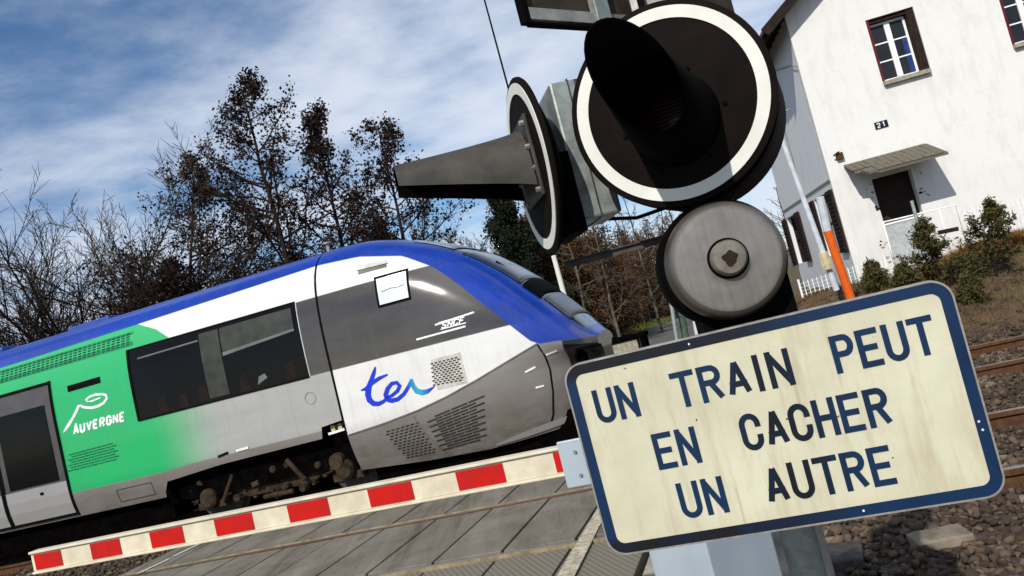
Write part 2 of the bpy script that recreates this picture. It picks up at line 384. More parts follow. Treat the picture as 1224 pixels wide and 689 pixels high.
# ------------------------------------------------------------ terrain
def sstep(a, b, x): t = np.clip((x-a)/(b-a), 0, 1); return t*t*(3-2*t)
def terrain(s, n):
    """height of the ground: flat railway, bank up to the house on the right, low hill far off"""
    z = -.16 + 0*s
    right = sstep(-1.0, 1.0, s)
    bank = sstep(12.6, 16.2, n)
    z = z + bank * (.93 * right + .10 * (1-right))
    z = z + sstep(-6, -30, s) * sstep(14, 40, n) * 1.0
    z = z + sstep(30, 140, n) * 3.2
    z = z + .04 * np.sin(s*2.1 + n*.7) * bank + .03 * np.sin(n*3.3 - s*1.3) * bank
    return z
def axis(lo, hi, fine0, fine1, step):
    a = list(np.arange(fine0, fine1, step)); x = fine1; d = step
    while x < hi: a.append(x); d *= 1.25; x += d
    a.append(hi); x = fine0; d = step; b = []
    while True:
        d *= 1.25; x -= d
        if x <= lo: break
        b.append(x)
    return np.array([lo] + b[::-1] + a)
ss, nn_ = axis(-1500, 1500, -16, 16, .25), axis(-400, 2500, -2, 30, .25)
SS, NN = np.meshgrid(ss, nn_); ZZ = terrain(SS, NN)
V = np.stack([SS*S_.x + NN*N_.x, SS*S_.y + NN*N_.y, ZZ], -1).reshape(-1, 3)
w_, h_ = len(ss), len(nn_); idx = np.arange(w_*h_).reshape(h_, w_)
F = np.stack([idx[:-1,:-1], idx[:-1,1:], idx[1:,1:], idx[1:,:-1]], -1).reshape(-1, 4)
tag(np_mesh('ground', V, F, MAT['ground'], smooth=True), kind='structure')

# ballast bed + stones
mb = MB()
for a, b in ((-60, -7.25), (-.98, 40)):
    mb.add([T(a, 2.2, -.155), T(b, 2.2, -.155), T(b, 3.4, -.125), T(a, 3.4, -.125), T(a, 12.0, -.125), T(b, 12.0, -.125), T(a, 12.9, -.155), T(b, 12.9, -.155)], [(0,1,2,3), (3,2,5,4), (4,5,7,6)])
tag(mb.build('ballast_bed', MAT['gravel']), kind='structure')
ico = []
t_ = (1+5**.5)/2
for a in (-1, 1):
    for b in (-t_, t_): ico += [(0, a, b), (a, b, 0), (b, 0, a)]
ico = np.array(ico); ico = ico / np.linalg.norm(ico[0])
from itertools import combinations
icof = [c for c in combinations(range(12), 3) if all(np.linalg.norm(ico[i]-ico[j]) < 1.1 for i, j in combinations(c, 2))]
icof = np.array([c if np.dot(np.cross(ico[c[1]]-ico[c[0]], ico[c[2]]-ico[c[0]]), ico[c[0]]) > 0 else (c[0], c[2], c[1]) for c in icof])
def stones(name, P, size, mat, flat=.75):
    n = len(P); A = rng.normal(size=(n, 3, 3)); Q, _ = np.linalg.qr(A)
    base = ico[None] * rng.uniform(.45, 1.25, (n, 12, 1)) * rng.uniform(.55, 1.35, (n, 1, 3))
    V = np.einsum('nij,nkj->nki', Q, base) * size[:, None, None]; V[..., 2] *= flat
    V = V + P[:, None, :]
    F = (icof[None] + (np.arange(n)*12)[:, None, None]).reshape(-1, 3)
    o = np_mesh(name, V.reshape(-1, 3), F, mat)
    at = o.data.attributes.new('tone', 'FLOAT', 'POINT'); at.data.foreach_set('value', np.repeat(rng.random(n)**1.6, 12).astype(np.float32))
    return o
P = []
def scatter(s0, s1, n0, n1, cnt):
    s = rng.uniform(s0, s1, cnt); n = rng.uniform(n0, n1, cnt); P.append(np.stack([s, n], 1))
scatter(-.95, 3.2, 2.3, 6.0, 15500); scatter(-.95, 5.5, 6.0, 9.2, 14000); scatter(1.5, 8, 9.2, 12.8, 8500); scatter(-.95, 1.5, 9.2, 12.8, 3000)
scatter(-13, -7.25, 5.0, 9.6, 9000)
P = np.concatenate(P)
# keep the rails clear
for c in (5.40, 6.98, 9.24, 10.86):
    P = P[np.abs(P[:,1]-c) > .075]
lvl = np.where((P[:,1] > 3.4), -.125, -.155 + (P[:,1]-2.2)/1.2*.03) + rng.uniform(-.018, .028, len(P))
PW = np.stack([P[:,0]*S_.x + P[:,1]*N_.x, P[:,0]*S_.y + P[:,1]*N_.y, lvl], 1)
tag(stones('ballast_stones', PW, rng.uniform(.013, .040, len(PW)), MAT['stone']), kind='stuff')

# ------------------------------------------------------------ tracks
RAILS = ((5.40, 6.98), (9.24, 10.86))
def rail_mb(s0, s1, n):
    mb = MB()
    prof = [(-.07,-.17),(.07,-.17),(.07,-.155),(.012,-.135),(.010,-.045),(.036,-.035),(.036,-.004),(.028,0),(-.028,0),(-.036,-.004),(-.036,-.035),(-.010,-.045),(-.012,-.135),(-.07,-.155)]
    k = len(prof); vs = [T(s, n+a, z) for s in (s0, s1) for a, z in prof]
    fs = [(i, (i+1) % k, (i+1) % k + k, i+k) for i in range(k)] + [tuple(range(k-1,-1,-1)), tuple(range(k, 2*k))]
    mb.add(vs, fs); mb.m = [1 if i == 7 else 0 for i in range(len(fs))]
    return mb
slp = MB(); slp.box(-.125, .125, -1.38, 1.38, -.2, -.110); slp_me = None
for ti, (a, b) in enumerate(RAILS):
    tr = empty('railway_track', T(0, (a+b)/2, 0)); tag(tr, kind='structure')
    inv = tr.location
    for n in (a, b):
        mb = rail_mb(-70, 60, n); mb.v = [tuple(Vector(p) - inv) for p in mb.v]
        mb.build('rail', [MAT['rail'], MAT['railtop']], tr)
    for k in range(-26, 30):
        s = .55 + k*.62
        if -7.6 < s < -.9: continue
        if slp_me is None:
            o = slp.build('sleeper', MAT['sleeper'], tr, bevel=.012); slp_me = o.data
        else:
            o = bpy.data.objects.new('sleeper', slp_me); COL.objects.link(o); o.parent = tr
            bv = o.modifiers.new('bevel', 'BEVEL'); bv.width = .012; bv.segments = 2
        o.location = S_ * (s + random.uniform(-.02, .02)) + Vector((0, 0, random.uniform(-.01, .004))); o.rotation_euler = (0, 0, -TH + random.uniform(-.01, .01))
    fz = MB()
    for k in range(-2, 16):
        s = .55 + k*.62
        if s < -.9: continue
        for n in (a, b):
            for d in (-.085, .085):
                P0 = T(s, n+d, -.095) - inv; fz.tube([P0 - Vector((0,0,.03)), P0 + Vector((0,0,.025))], .018, 6)
    tag(fz.build('rail_fastenings', MAT['rail'], tr), kind='stuff')

# ------------------------------------------------------------ road and crossing deck
mb = MB()
def sheet(mb, s0, s1, n0, n1, z): mb.add([T(s0,n0,z), T(s1,n0,z), T(s1,n1,z), T(s0,n1,z)], [(0,1,2,3)])
sheet(mb, -7.2, -1.0, -30, 4.1, -.02); sheet(mb, -7.2, -1.0, 4.1, 11.7, -.09)
# beyond the railway the road runs on and bends to the right up the low hill
pr = []
for k in range(40):
    n = 11.7 + k*1.6; off = .02*(max(0, n-24))**1.55
    zc = terrain(np.array(-4.+off), np.array(n)) + .16 if n > 13 else -.02
    zc = -.02 + (float(zc) - -.02) * min(1, max(0, (n-13)/6))
    pr.append((T(-6.2+off, n, zc+.03), T(-1.9+off, n, zc+.03)))
for i in range(len(pr)-1): mb.add([pr[i][0], pr[i][1], pr[i+1][1], pr[i+1][0]], [(0,1,2,3)])
tag(mb.build('road', MAT['asphalt']), kind='structure')
deck = empty('crossing_deck', T(0, 0, 0), -TH); tag(deck, kind='structure')
def panel_meshes():
    rows = ((4.12, 5.33), (5.48, 6.90), (7.06, 9.16), (9.32, 10.78), (10.94, 11.68))
    for ri, (n0, n1) in enumerate(rows):
        me = None
        for k in range(-1, 10):
            s1 = -1.62 - .565*(k); s0 = s1 - .565
            L, g = .565, .011
            if me is None:
                mb = MB(); mb.box(g, L-g, n0, n1, -.12, 0); o = mb.build('deck_panel', MAT['meshplate'] if ri == 0 else MAT['panel'], deck, bevel=.006); me = o.data
            else:
                o = bpy.data.objects.new('deck_panel', me); COL.objects.link(o); o.parent = deck
                bv = o.modifiers.new('bevel', 'BEVEL'); bv.width = .006; bv.segments = 2
            o.location = (s0, 0, random.uniform(-.004, .002) - (.012 if ri == 0 else 0))
panel_meshes()
mb = MB()
for n in (5.355, 7.035, 9.175, 10.915, 4.105): mb.box(-7.25, -1.0, n-.008, n+.008, -.1, .006)
mb.build('edge_beam', M_('edge_angle', (.26,.20,.12), .8, 0, .4, 12, .2, 80, .003), deck)
mb = MB()
for p0, p1 in (((-1.46, 3.2), (-1.55, 6.3)),):
    mb.add([Vector((p0[0]-.07, p0[1], .0085)), Vector((p0[0]+.07, p0[1], .0085)), Vector((p1[0]+.05, p1[1], .0085)), Vector((p1[0]-.05, p1[1], .0085))], [(0,1,2,3)])
mb.build('edge_line', MAT['paint'], deck)
mb = MB()
for n in (3.0, 4.4, 5.6, 6.95, 7.5, 8.6):
    mb.add([Vector((-6.93, n, .0085)), Vector((-6.87, n, .0085)), Vector((-6.85, n+.46, .0085)), Vector((-6.91, n+.46, .0085))], [(0,1,2,3)])
tag(mb.build('dashed_line', M_('dash_white', (.5,.5,.47), .8, 0, .3, 20), deck), kind='stuff')
mb = MB(); mb.box(-1.0, -.88, -6, 5.3, -.16, .012); mb.build('kerb', MAT['sill'], deck, bevel=.01)
mb = MB(); mb.box(-.88, .9, -8, 2.15, -.2, -.004); mb.build('footpath', MAT['asphalt'], deck)
# loose concrete slabs and bits among the ballast on the near side
mb = MB(); M = Matrix.Translation((.58, 4.66, -.085)) @ Matrix.Rotation(.15, 4, 'Z'); mb.box(-.15, .13, -.10, .10, -.04, .018, M)
tag(mb.build('concrete_slab', MAT['sleeper'], rot=(0,0,-TH), bevel=.01), 'small pale concrete slab lying in ballast beside nearest rail', 'slab')
mb = MB(); M = Matrix.Translation((.06, 4.62, -.10)) @ Matrix.Rotation(-.1, 4, 'Z'); mb.box(-.12, .12, -.16, .14, -.05, .035, M)
tag(mb.build('concrete_slab', MAT['darksteel'], rot=(0,0,-TH), bevel=.01), 'dark brown slab in ballast just right of the signal mast', 'slab')

# ------------------------------------------------------------ the railcar
YC = 10.05
train = empty('railcar', T(0, YC, 0), -TH)
tag(train, 'blue, white and green regional railcar with sloping nose passing over the level crossing', 'train')
def interp(x, pts):
    if x <= pts[0][0]: return pts[0][1]
    for (a, p), (b, q) in zip(pts, pts[1:]):
        if x <= b: return p + (q-p)*(x-a)/(b-a)
    return pts[-1][1]
ZT = [(-5.3,3.2),(-4.9,3.2),(-4.5,3.17),(-4.09,3.06),(-3.64,2.88),(-3.21,2.64),(-2.82,2.32),(-2.46,1.93),(-2.2,1.60),(-2.02,1.36),(-1.93,1.22)]
WP = [(-3.5,1.3),(-3.1,1.285),(-2.8,1.26),(-2.5,1.20),(-2.3,1.11),(-2.15,.98),(-2.03,.80),(-1.96,.6),(-1.93,.42)]
WL = [(-3.3,1.3),(-2.9,1.28),(-2.6,1.20),(-2.4,1.10),(-2.28,.98),(-2.2,.85),(-2.15,.7),(-2.1,.5),(-2.05,.3)]
def smoothed(pts, s, h=.13): return sum(interp(s+d*h, pts) for d in (-1,-.5,0,.5,1))/5
def zt(s): return smoothed(ZT, s) if s > -5.3 else 3.2
def zm(s): return interp(s, [(-2.9,1.3),(-2.3,1.18),(-1.8,1.12)])
def pw(s): return interp(s, [(-4.6,4.2),(-3.4,3.4),(-2.6,2.6),(-1.8,2.2)])
def wid(s, z=9):
    a = smoothed(WP, s, .08); b = smoothed(WL, s, .06); k = min(1, max(0, (z-1.08)/.14)); return b + (a-b)*k
def zbot(s):
    if s > -5.12: return interp(s, [(-5.1,.33),(-4.2,.27),(-3.4,.25),(-2.4,.31),(-1.9,.42)])
    if s > -8.0: return interp(s, [(-8.0,.54),(-7.97,.73),(-7.0,.80),(-5.45,.83),(-5.44,.97),(-5.12,1.0)])
    if s > -22: return .53
    return .75
def ys(s, z, hw=None):
    w = wid(s, z); a, b = zm(s), zt(s)
    if z >= a:
        t = min(.9999, (z-a)/max(.02, b-a)); p = pw(s); return -w * (1 - t**p)**(1/p)
    if z < .95: w -= .17*((.95-z)/.65)**2
    return -w
def body_mesh(stations):
    cols = []
    for s in stations:
        zb, a, b = zbot(s), zm(s), zt(s); row = []
        for k in range(10):
            z = zb + (a-zb)*k/9.; row.append((s, ys(s, z-1e-6), z))
        p = pw(s); w = wid(s)
        for k in range(1, 21):
            ph = math.pi/2*k/20; row.append((s, -w*math.cos(ph)**(2/p), a + (b-a)*math.sin(ph)**(2/p)))
        row += [(x, -y, z) for x, y, z in row[-2::-1]]
        cols.append(row)
    k = len(cols[0]); mb = MB(); vs = [p for c in cols for p in c]
    fs = [(i*k+j, (i+1)*k+j, (i+1)*k+j+1, i*k+j+1) for i in range(len(cols)-1) for j in range(k-1)]
    mb.add(vs, fs); return mb, k, len(cols)
# livery: bands of paint laid out along the car
def livery():
    t = NT('livery'); x = t.sep(); s, z = x[0], x[2]; ya = t.math('ABSOLUTE', x[1])
    dirt = t.noise(3.0, 6, .6, stretch=(.4, 1, 1.6))
    def L(c, k=.92): return t.mix(t.rng(dirt, .4, .62), tuple(q*k for q in c), c)
    white, silver, green, blue, taupe, grey = (.66,.655,.64), (.33,.33,.325), (.010,.37,.115), (.0025,.034,.31), (.058,.050,.044), (.195,.18,.165)
    zb = t.curve(s, [(-24,2.86),(-10.3,2.86),(-8,2.90),(-6.6,2.93),(-5.1,2.965),(-4.5,2.92),(-3.94,2.78),(-3.55,2.53),(-3.3,2.28),(-3.12,2.07),(-2.8,1.68),(-2.52,1.33),(-2.3,1.31),(-1.9,1.235),(-1.6,1.20)])
    c = L(white)
    # silver below the windows, with the green fading out into it
    below = t.math('SUBTRACT', 1, t.step(z, 1.63))
    c = t.mix(t.math('MULTIPLY', below, t.math('SUBTRACT', 1, t.step(s, -5.115))), c, L(silver))
    gsoft = t.math('MULTIPLY', t.rng(s, -6.75, -8.0, smooth=True), t.math('SUBTRACT', 1, t.step(z, 1.75)))
    gtop = t.curve(z, [(1.6,-7.0),(2.3,-7.1),(2.58,-7.40),(2.75,-7.62),(2.92,-8.0),(3.2,-8.5)])
    ghard = t.math('MULTIPLY', t.math('SUBTRACT', 1, t.step(s, gtop)), t.step(z, 1.71))
    gr = t.math('MAXIMUM', gsoft, ghard)
    glow = t.curve(s, [(-24,.86),(-9,.87),(-8,.87),(-7.6,1.0),(-6.6,1.4)])
    gr = t.math('MULTIPLY', gr, t.step(z, .87))
    c = t.mix(gr, c, L(green, .96))
    # grey skirt
    low = t.math('SUBTRACT', 1, t.step(z, t.curve(s, [(-24,.87),(-8,.87),(-7.4,.90),(-5.12,.93),(-5.10,.80),(-4.1,.90),(-3.28,1.09),(-2.49,1.33),(-1.6,1.34)])))
    c = t.mix(low, c, L(grey, .85))
    # taupe band at the cab side
    tb = t.math('MULTIPLY', t.math('MULTIPLY', t.step(z, 1.62), t.math('SUBTRACT', 1, t.step(z, 2.565))), t.step(s, -5.42))
    c = t.mix(tb, c, L(taupe, .75))
    fade = t.math('MULTIPLY', tb, t.math('MULTIPLY', t.rng(s, -4.1, -3.4), t.rng(z, 1.75, 2.5)))
    c = t.mix(t.math('MULTIPLY', fade, .25), c, (.30,.29,.28))
    c = t.mix(t.step(z, zb), c, L(blue, .8))
    # windscreen glass and roof middle
    gl = t.math('MULTIPLY', t.step(s, -3.85), t.math('SUBTRACT', 1, t.step(ya, t.curve(s, [(-3.9,.60),(-3.2,.64),(-2.6,.66),(-2.2,.60),(-2.0,.5),(-1.6,.3)]))))
    gl = t.math('MULTIPLY', gl, t.step(z, t.curve(s, [(-3.0,1.9),(-2.3,1.42),(-2.05,1.38),(-1.6,1.36)])))
    c = t.mix(gl, c, (.012,.014,.018))
    blk = t.math('MULTIPLY', t.step(s, -2.24), t.math('SUBTRACT', 1, t.step(z, zb)))
    c = t.mix(blk, c, (.003,.003,.003))
    dust = t.math('MULTIPLY', t.rng(z, 1.0, .35), t.rng(t.noise(5, 6, .7, stretch=(.5,1,1)), .35, .65))
    c = t.mix(t.math('MULTIPLY', dust, .7), c, (.07,.05,.035))
    strk = t.math('MULTIPLY', t.rng(t.noise(7, 5, .7, stretch=(1.6,1,.12)),   .50, .72), .16)
    c = t.mix(strk, c, (.10,.095,.085))
    rough = t.mix(t.math('MAXIMUM', gl, tb), (.32,.32,.32), (.12,.12,.12))
    t.bump(t.noise(1.7, 3, .5, stretch=(.6,1,1)), .10, .06)
    return t.out(c, rough, 0, .35)
MAT['livery'] = livery()
st = [-24, -22.02, -21.98] + list(np.arange(-21.5, -8.4, .5)) + [-8.2, -8.01, -7.99] + list(np.arange(-7.9, -5.5, .2)) + [-5.46, -5.43, -5.3, -5.2, -5.125]
mb, k, nc = body_mesh(st); mb.build('body', MAT['livery'], train, smooth=True)
mb, k, nc = body_mesh([-5.105] + list(np.arange(-5.0, -2.5, .1)) + list(np.arange(-2.5, -2.05, .04)) + [-2.04,-2.02,-2.0,-1.98,-1.965,-1.95,-1.94,-1.93])
mb.add([mb.v[(nc-1)*k + j] for j in range(k)], [tuple(range(k))])
mb.build('cab_body', MAT['livery'], train, smooth=True)
# dark core seen through the joints and under the skirts
mb = MB(); mb.box(-24, -3.6, -1.1, 1.1, .42, 2.0); mb.box(-3.7, -2.3, -.8, .8, .42, .9); mb.box(-24, -5.5, -1.0, 1.0, .95, 2.6); mb.box(-24,-8.05,-1.1,1.1,.22,.6); mb.box(-7.95,-5.2,-.45,.45,.1,.6); mb.box(-5.0,-2.3,-1.0,1.0,.14,.5)
mb.build('underframe', MAT['under'], train)

def patch(poly, d, name, mat, parent=None, thick=.012, sub=.12, smooth=False):
    """flat-bounded plate that follows the car side; poly = (s,z) quad corners (4), lifted d metres"""
    (a, b, c, e) = poly; mb = MB(); L = max(math.dist(a, b), math.dist(e, c)); H = max(math.dist(a, e), math.dist(b, c))
    nu, nv = max(1, int(L/sub)), max(1, int(H/sub)); vs = []
    for lay in (d, d-thick):
        for j in range(nv+1):
            for i in range(nu+1):
                u, v = i/nu, j/nv
                s = (a[0]*(1-u)+b[0]*u)*(1-v) + (e[0]*(1-u)+c[0]*u)*v; z = (a[1]*(1-u)+b[1]*u)*(1-v) + (e[1]*(1-u)+c[1]*u)*v
                vs.append((s, ys(s, z) - lay, z))
    q = (nu+1); o = q*(nv+1); fs = []
    for j in range(nv):
        for i in range(nu):
            n0 = j*q+i; fs.append((n0, n0+1, n0+q+1, n0+q)); fs.append((o+n0, o+n0+q, o+n0+q+1, o+n0+1))
    for i in range(nu): fs.append((i, o+i, o+i+1, i+1)); t0 = nv*q+i; fs.append((t0, t0+1, o+t0+1, o+t0))
    for j in range(nv): t0 = j*q; fs.append((t0, t0+q, o+t0+q, o+t0)); t0 = j*q+nu; fs.append((t0, o+t0, o+t0+q, t0+q))
    mb.add(vs, fs)
    if name is None: return mb
    return mb.build(name, mat, parent or train)
def rect(s0, s1, z0, z1): return ((s0, z0), (s1, z0), (s1, z1), (s0, z1))
def merge(mbs):
    r = MB()
    for q in mbs: r.add(q.v, q.f)
    return r
def stripe(pts, w, d, name, mat, parent=None):
    """painted or applied stroke on the car side, following its curve"""
    mb = MB(); P = []
    for a, b in zip(pts, pts[1:]):
        n = max(1, int(math.dist(a, b)/.06)); P += [(a[0]+(b[0]-a[0])*i/n, a[1]+(b[1]-a[1])*i/n) for i in range(n)]
    P.append(pts[-1])
    if isinstance(w, list):
        cum = [0]
        for a, b in zip(pts, pts[1:]): cum.append(cum[-1] + math.dist(a, b))
        c2 = [0]
        for a, b in zip(P, P[1:]): c2.append(c2[-1] + math.dist(a, b))
        w = [interp(x, list(zip(cum, w))) for x in c2]
    mb.ribbon(P, w, 0, 1)
    mb.v = [(x, ys(x, z) - (d if y < .5 else d-.006), z) for x, y, z in mb.v]
    if name is None: return mb
    return mb.build(name, mat, parent or train)
# windows: band at the saloon, with pillars and fittings seen inside
def window(s0, s1, full=True):
    w = patch(rect(s0, s1, 1.625, 2.565), .004, 'window', MAT['glass']); 
    return w
w1 = window(-8.09, -5.43)
patch(rect(-6.93, -6.62, 1.66, 2.52), .009, 'window_pillar', MAT['interior'], w1, .004)
patch(((-6.60,2.16),(-5.50,2.25),(-5.50,2.52),(-6.60,2.52)), .007, 'ceiling_panel', MAT['interior'], w1, .004)
patch(((-6.60,2.155),(-5.50,2.225),(-5.50,2.255),(-6.60,2.20)), .010, 'luggage_rail', MAT['interior_l'], w1, .004)
patch(((-7.95,2.42),(-6.95,2.43),(-6.95,2.45),(-7.95,2.44)), .008, 'luggage_rail', MAT['interior_l'], w1, .004)
patch(rect(-8.12,-5.43,2.565,2.585), .010, 'window_edge', MAT['seam'], w1); patch(rect(-8.12,-5.43,1.605,1.625), .010, 'window_edge', MAT['seam'], w1); patch(rect(-8.13,-8.09,1.605,2.585), .011, 'window_edge', MAT['seam'], w1)
for hs_ in (-7.75,-7.42,-7.1,-6.45,-5.75):
    patch(((hs_,1.64),(hs_+.16,1.64),(hs_+.14,1.83+random.uniform(-.03,.05)),(hs_+.02,1.82)), .0075, 'seat_headrest', M_('seat_red', (.010,.006,.005), .9), w1, .003)
patch(((-6.18,1.68),(-6.02,1.74),(-6.05,1.80),(-6.14,1.78)), .008, 'seat_headrest', MAT['interior_l'], w1, .004)
for a, b in ((-14.6,-12.6),(-17.2,-14.9),(-20.2,-17.5)): window(a, b)
# passenger doors
def door(s0, s1):
    d = patch(rect(s0, s1, .62, 2.42), .010, 'door', MAT['doorgrey'])
    patch(rect(s0, s1, .60, 1.06), .018, 'door_kick_panel', MAT['silver'], d)
    patch(rect(s0+.10, s1-.12, 1.09, 2.16), .020, 'door_pane', MAT['glass'], d)
    mb = merge([patch(rect(s1, s1+.035, .56, 2.47), .020, None, None), patch(rect(s0-.035, s0, .56, 2.47), .020, None, None), patch(rect(s0, s1, 2.425, 2.465), .022, None, None), patch(rect(s0, s1, .565, .592), .022, None, None)])
    mb.build('door_seal', MAT['seam'], d)
    patch(rect(s1-.5, s1-.44, .94, .98), .024, 'door_button', MAT['seam'], d, .008, .02)
door(-10.66, -9.53); door(-11.86, -10.74)
# joint between saloon and cab, nose joint, creases
patch(rect(-5.128, -5.100, .82, 2.97), .006, 'body_joint', MAT['seam'])
stripe([(-2.50,1.34),(-2.45,1.18),(-2.44,1.0),(-2.47,.75),(-2.54,.5),(-2.62,.36)], .018, .006, 'nose_joint', MAT['seam'])
stripe([(-5.09,.80),(-4.6,.84),(-4.1,.905),(-3.7,.985),(-3.28,1.095),(-2.9,1.21),(-2.49,1.335)], .018, .008, 'crease_line', M_('crease', (.12,.115,.11), .5))
stripe([(-4.18,.85),(-4.12,.66),(-4.02,.45),(-3.94,.29)], .014, .006, 'panel_joint', M_('crease2', (.13,.12,.11), .5))
# lower edge lip of the nose fairing
stripe([(-3.3,.285),(-2.9,.34),(-2.5,.385),(-2.2,.42)], [.02,.07,.08,.03], .012, 'fairing_lip', MAT['silver'])
# door hatch outline, small fittings
def outline(s0, s1, z0, z1, w, name, mat, d=.006):
    mb = merge([patch(rect(s0, s1, z0, z0+w), d, None, None), patch(rect(s0, s1, z1-w, z1), d, None, None), patch(rect(s0, s0+w, z0+w, z1-w), d, None, None), patch(rect(s1-w, s1, z0+w, z1-w), d, None, None)])
    return mb.build(name, mat, train)
crm = M_('hatch_line', (.26,.26,.25), .5)
c0 = side(371, 476); ring = [(c0[0]+.075*math.cos(a), c0[1]+.075*math.sin(a)) for a in np.linspace(0, 2*math.pi, 17)]
stripe(ring, .01, .006, 'filler_flap', crm)
outline(-8.75, -8.15, .60, .78, .010, 'step_hatch', M_('hatch_dark', (.06,.055,.05), .6))
# cab side window
cw = patch(rect(-4.30, -3.86, 2.215, 2.60), .008, 'cab_window', MAT['seam'])
patch(rect(-4.27, -3.885, 2.245, 2.57), .013, 'cab_window_pane', MAT['winreflect'], cw)
stripe([(-4.22,2.40),(-4.1,2.415),(-4.0,2.405),(-3.92,2.415)], .010, .017, 'cab_window_rail', M_('railgrey', (.2,.22,.22), .5), cw)
# door handle recess on the white roof panel
h0, h1 = side(427, 318), side(461, 316)
hp = patch(((-4.50,2.69),(-4.13,2.69),(-4.13,2.76),(-4.50,2.76)), .006, 'grab_recess', M_('recess', (.12,.12,.10), .5))
patch(((-4.52,2.745),(-4.11,2.735),(-4.16,2.79),(-4.50,2.80)), .016, 'grab_cover', M_('recess_l', (.5,.5,.47), .5), hp)
# grilles: slots cut in rows
def slots(quad, rows, cols, w, fill, name, mat, stagger=True, arc=0):
    (a, b, c, e) = [side(*p) for p in quad]; mb = MB()
    for j in range(rows):
        v = (j+.5)/rows
        for i in range(cols):
            u = (i + (.5 if (stagger and j % 2) else 0) + .25)/(cols+.5)
            def pt(uu): return ((a[0]*(1-uu)+b[0]*uu)*(1-v) + (e[0]*(1-uu)+c[0]*uu)*v, (a[1]*(1-uu)+b[1]*uu)*(1-v) + (e[1]*(1-uu)+c[1]*uu)*v)
            hw = fill/(cols+.5)/2; q = stripe([pt(u-hw), pt(u+hw)], w, .005, None, None); mb.add(q.v, q.f)
    return mb.build(name, mat, train)
slot = M_('slot_dark', (.03,.028,.026), .8)
patch(rect(-3.79, -3.40, 1.085, 1.455), .003, 'grille_plate', M_('grille_plate', (.48,.46,.42), .5))
slots([(518,462),(557,455),(551,425),(515,434)], 11, 7, .016, .62, 'square_grille', slot)
slots([(482,552),(520,544),(502,503),(458,516)], 12, 7, .016, .70, 'side_grille', slot)
slots([(527,542),(583,527),(585,469),(513,499)], 14, 3, .018, .93, 'side_grille', slot)
slots([(82,565),(146,549),(140,527),(84,542)], 7, 8, .016, .85, 'battery_grille', M_('slot_green', (.01,.12,.05), .7))
# the long roof-side grille above the door
grl = M_('grille_green', (.012,.20,.09), .7)
for a, b in ((-12.6, -8.02),):
    patch(rect(a, b, 2.63, 2.82), .004, 'roof_grille', grl)
    mb = MB(); x = a+.05
    while x < b-.05:
        for zz_ in (2.655, 2.69, 2.725, 2.76, 2.795):
            q = stripe([(x, zz_), (x+.055, zz_)], .014, .008, None, None); mb.add(q.v, q.f)
        x += .085
    tag(mb.build('roof_grille_slots', M_('slot_green2', (.006,.06,.03), .8), train), kind='stuff')
# display slot and air louvre marks
patch(((-9.2,2.245),(-8.62,2.25),(-8.62,2.335),(-9.2,2.33)), .008, 'display_slot', MAT['seam'])
# oval "P" emblem and region name
em = MB()
def pz(x, y): return side(30 + x/8.614, 440 + y/8.614)
for pts, w in (([(395,665),(440,600),(490,520),(530,440),(552,385)], [.012,.045,.04,.04,.035]), ([(560,385),(600,405),(680,412),(750,395),(810,360),(840,315),(830,280),(790,270),(720,275),(655,300),(625,330),(640,350)], [.03,.035,.035,.035,.035,.035,.03,.03,.03,.032,.03,.012]), ([(640,350),(690,340),(740,320),(780,305)], [.01,.022,.022,.008])):
    q = stripe([pz(*p) for p in pts], w, .0035 + .0005*len(em.v)/100, None, None); em.add(q.v, q.f)
em.build('oval_emblem', MAT['lwhite'], train)
# ---- stroke alphabet shared by sign, car and plates (unit box, centre lines)
def arc(cx, cy, rx, ry, a0, a1, n=8): return [(cx+rx*math.cos(R(a0+(a1-a0)*i/n)), cy+ry*math.sin(R(a0+(a1-a0)*i/n))) for i in range(n+1)]
GL = {
 'U': [[(0,1),(0,.27)] + arc(.5,.27,.5,.27,180,360,10) + [(1,.27),(1,1)]],
 'N': [[(0,0),(0,1)], [(0,1),(1,0)], [(1,0),(1,1)]],
 'T': [[(-.05,1),(1.05,1)], [(.5,1),(.5,0)]],
 'R': [[(0,0),(0,1)], [(0,1),(.55,1)] + arc(.6,.765,.4,.235,90,-90,8) + [(.55,.53),(0,.53)], [(.5,.53),(1,0)]],
 'A': [[(0,0),(.5,1)], [(.5,1),(1,0)], [(.16,.3),(.84,.3)]],
 'I': [[(.5,0),(.5,1)]],
 'P': [[(0,0),(0,1)], [(0,1),(.55,1)] + arc(.6,.745,.4,.255,90,-90,8) + [(.55,.49),(0,.49)]],
 'E': [[(0,0),(0,1)], [(0,1),(.95,1)], [(0,.51),(.8,.51)], [(0,0),(.95,0)]],
 'C': [[(1,.72)] + arc(.5,.73,.5,.27,0,180,10) + [(0,.5)] + arc(.5,.27,.5,.27,180,360,10) + [(1,.30)]],
 'H': [[(0,0),(0,1)], [(1,0),(1,1)], [(0,.5),(1,.5)]],
 'G': [[(1,.72)] + arc(.5,.73,.5,.27,0,180,10) + [(0,.5)] + arc(.5,.27,.5,.27,180,360,10) + [(1,.30),(1,.48),(.55,.48)]],
 'V': [[(0,1),(.5,0)], [(.5,0),(1,1)]],
 'S': [[(1,.75)] + arc(.5,.76,.5,.24,0,180,8) + [(0,.7),(.25,.53),(.75,.47),(1,.3)] + arc(.5,.25,.5,.25,0,-180,8)],
 'F': [[(0,0),(0,1)], [(0,1),(.95,1)], [(0,.51),(.8,.51)]],
 '2': [arc(.5,.73,.5,.27,170,0,8) + [(.95,.55),(0,0)], [(0,0),(1,0)]],
 '1': [[(.2,.8),(.55,1),(.55,0)]],
}
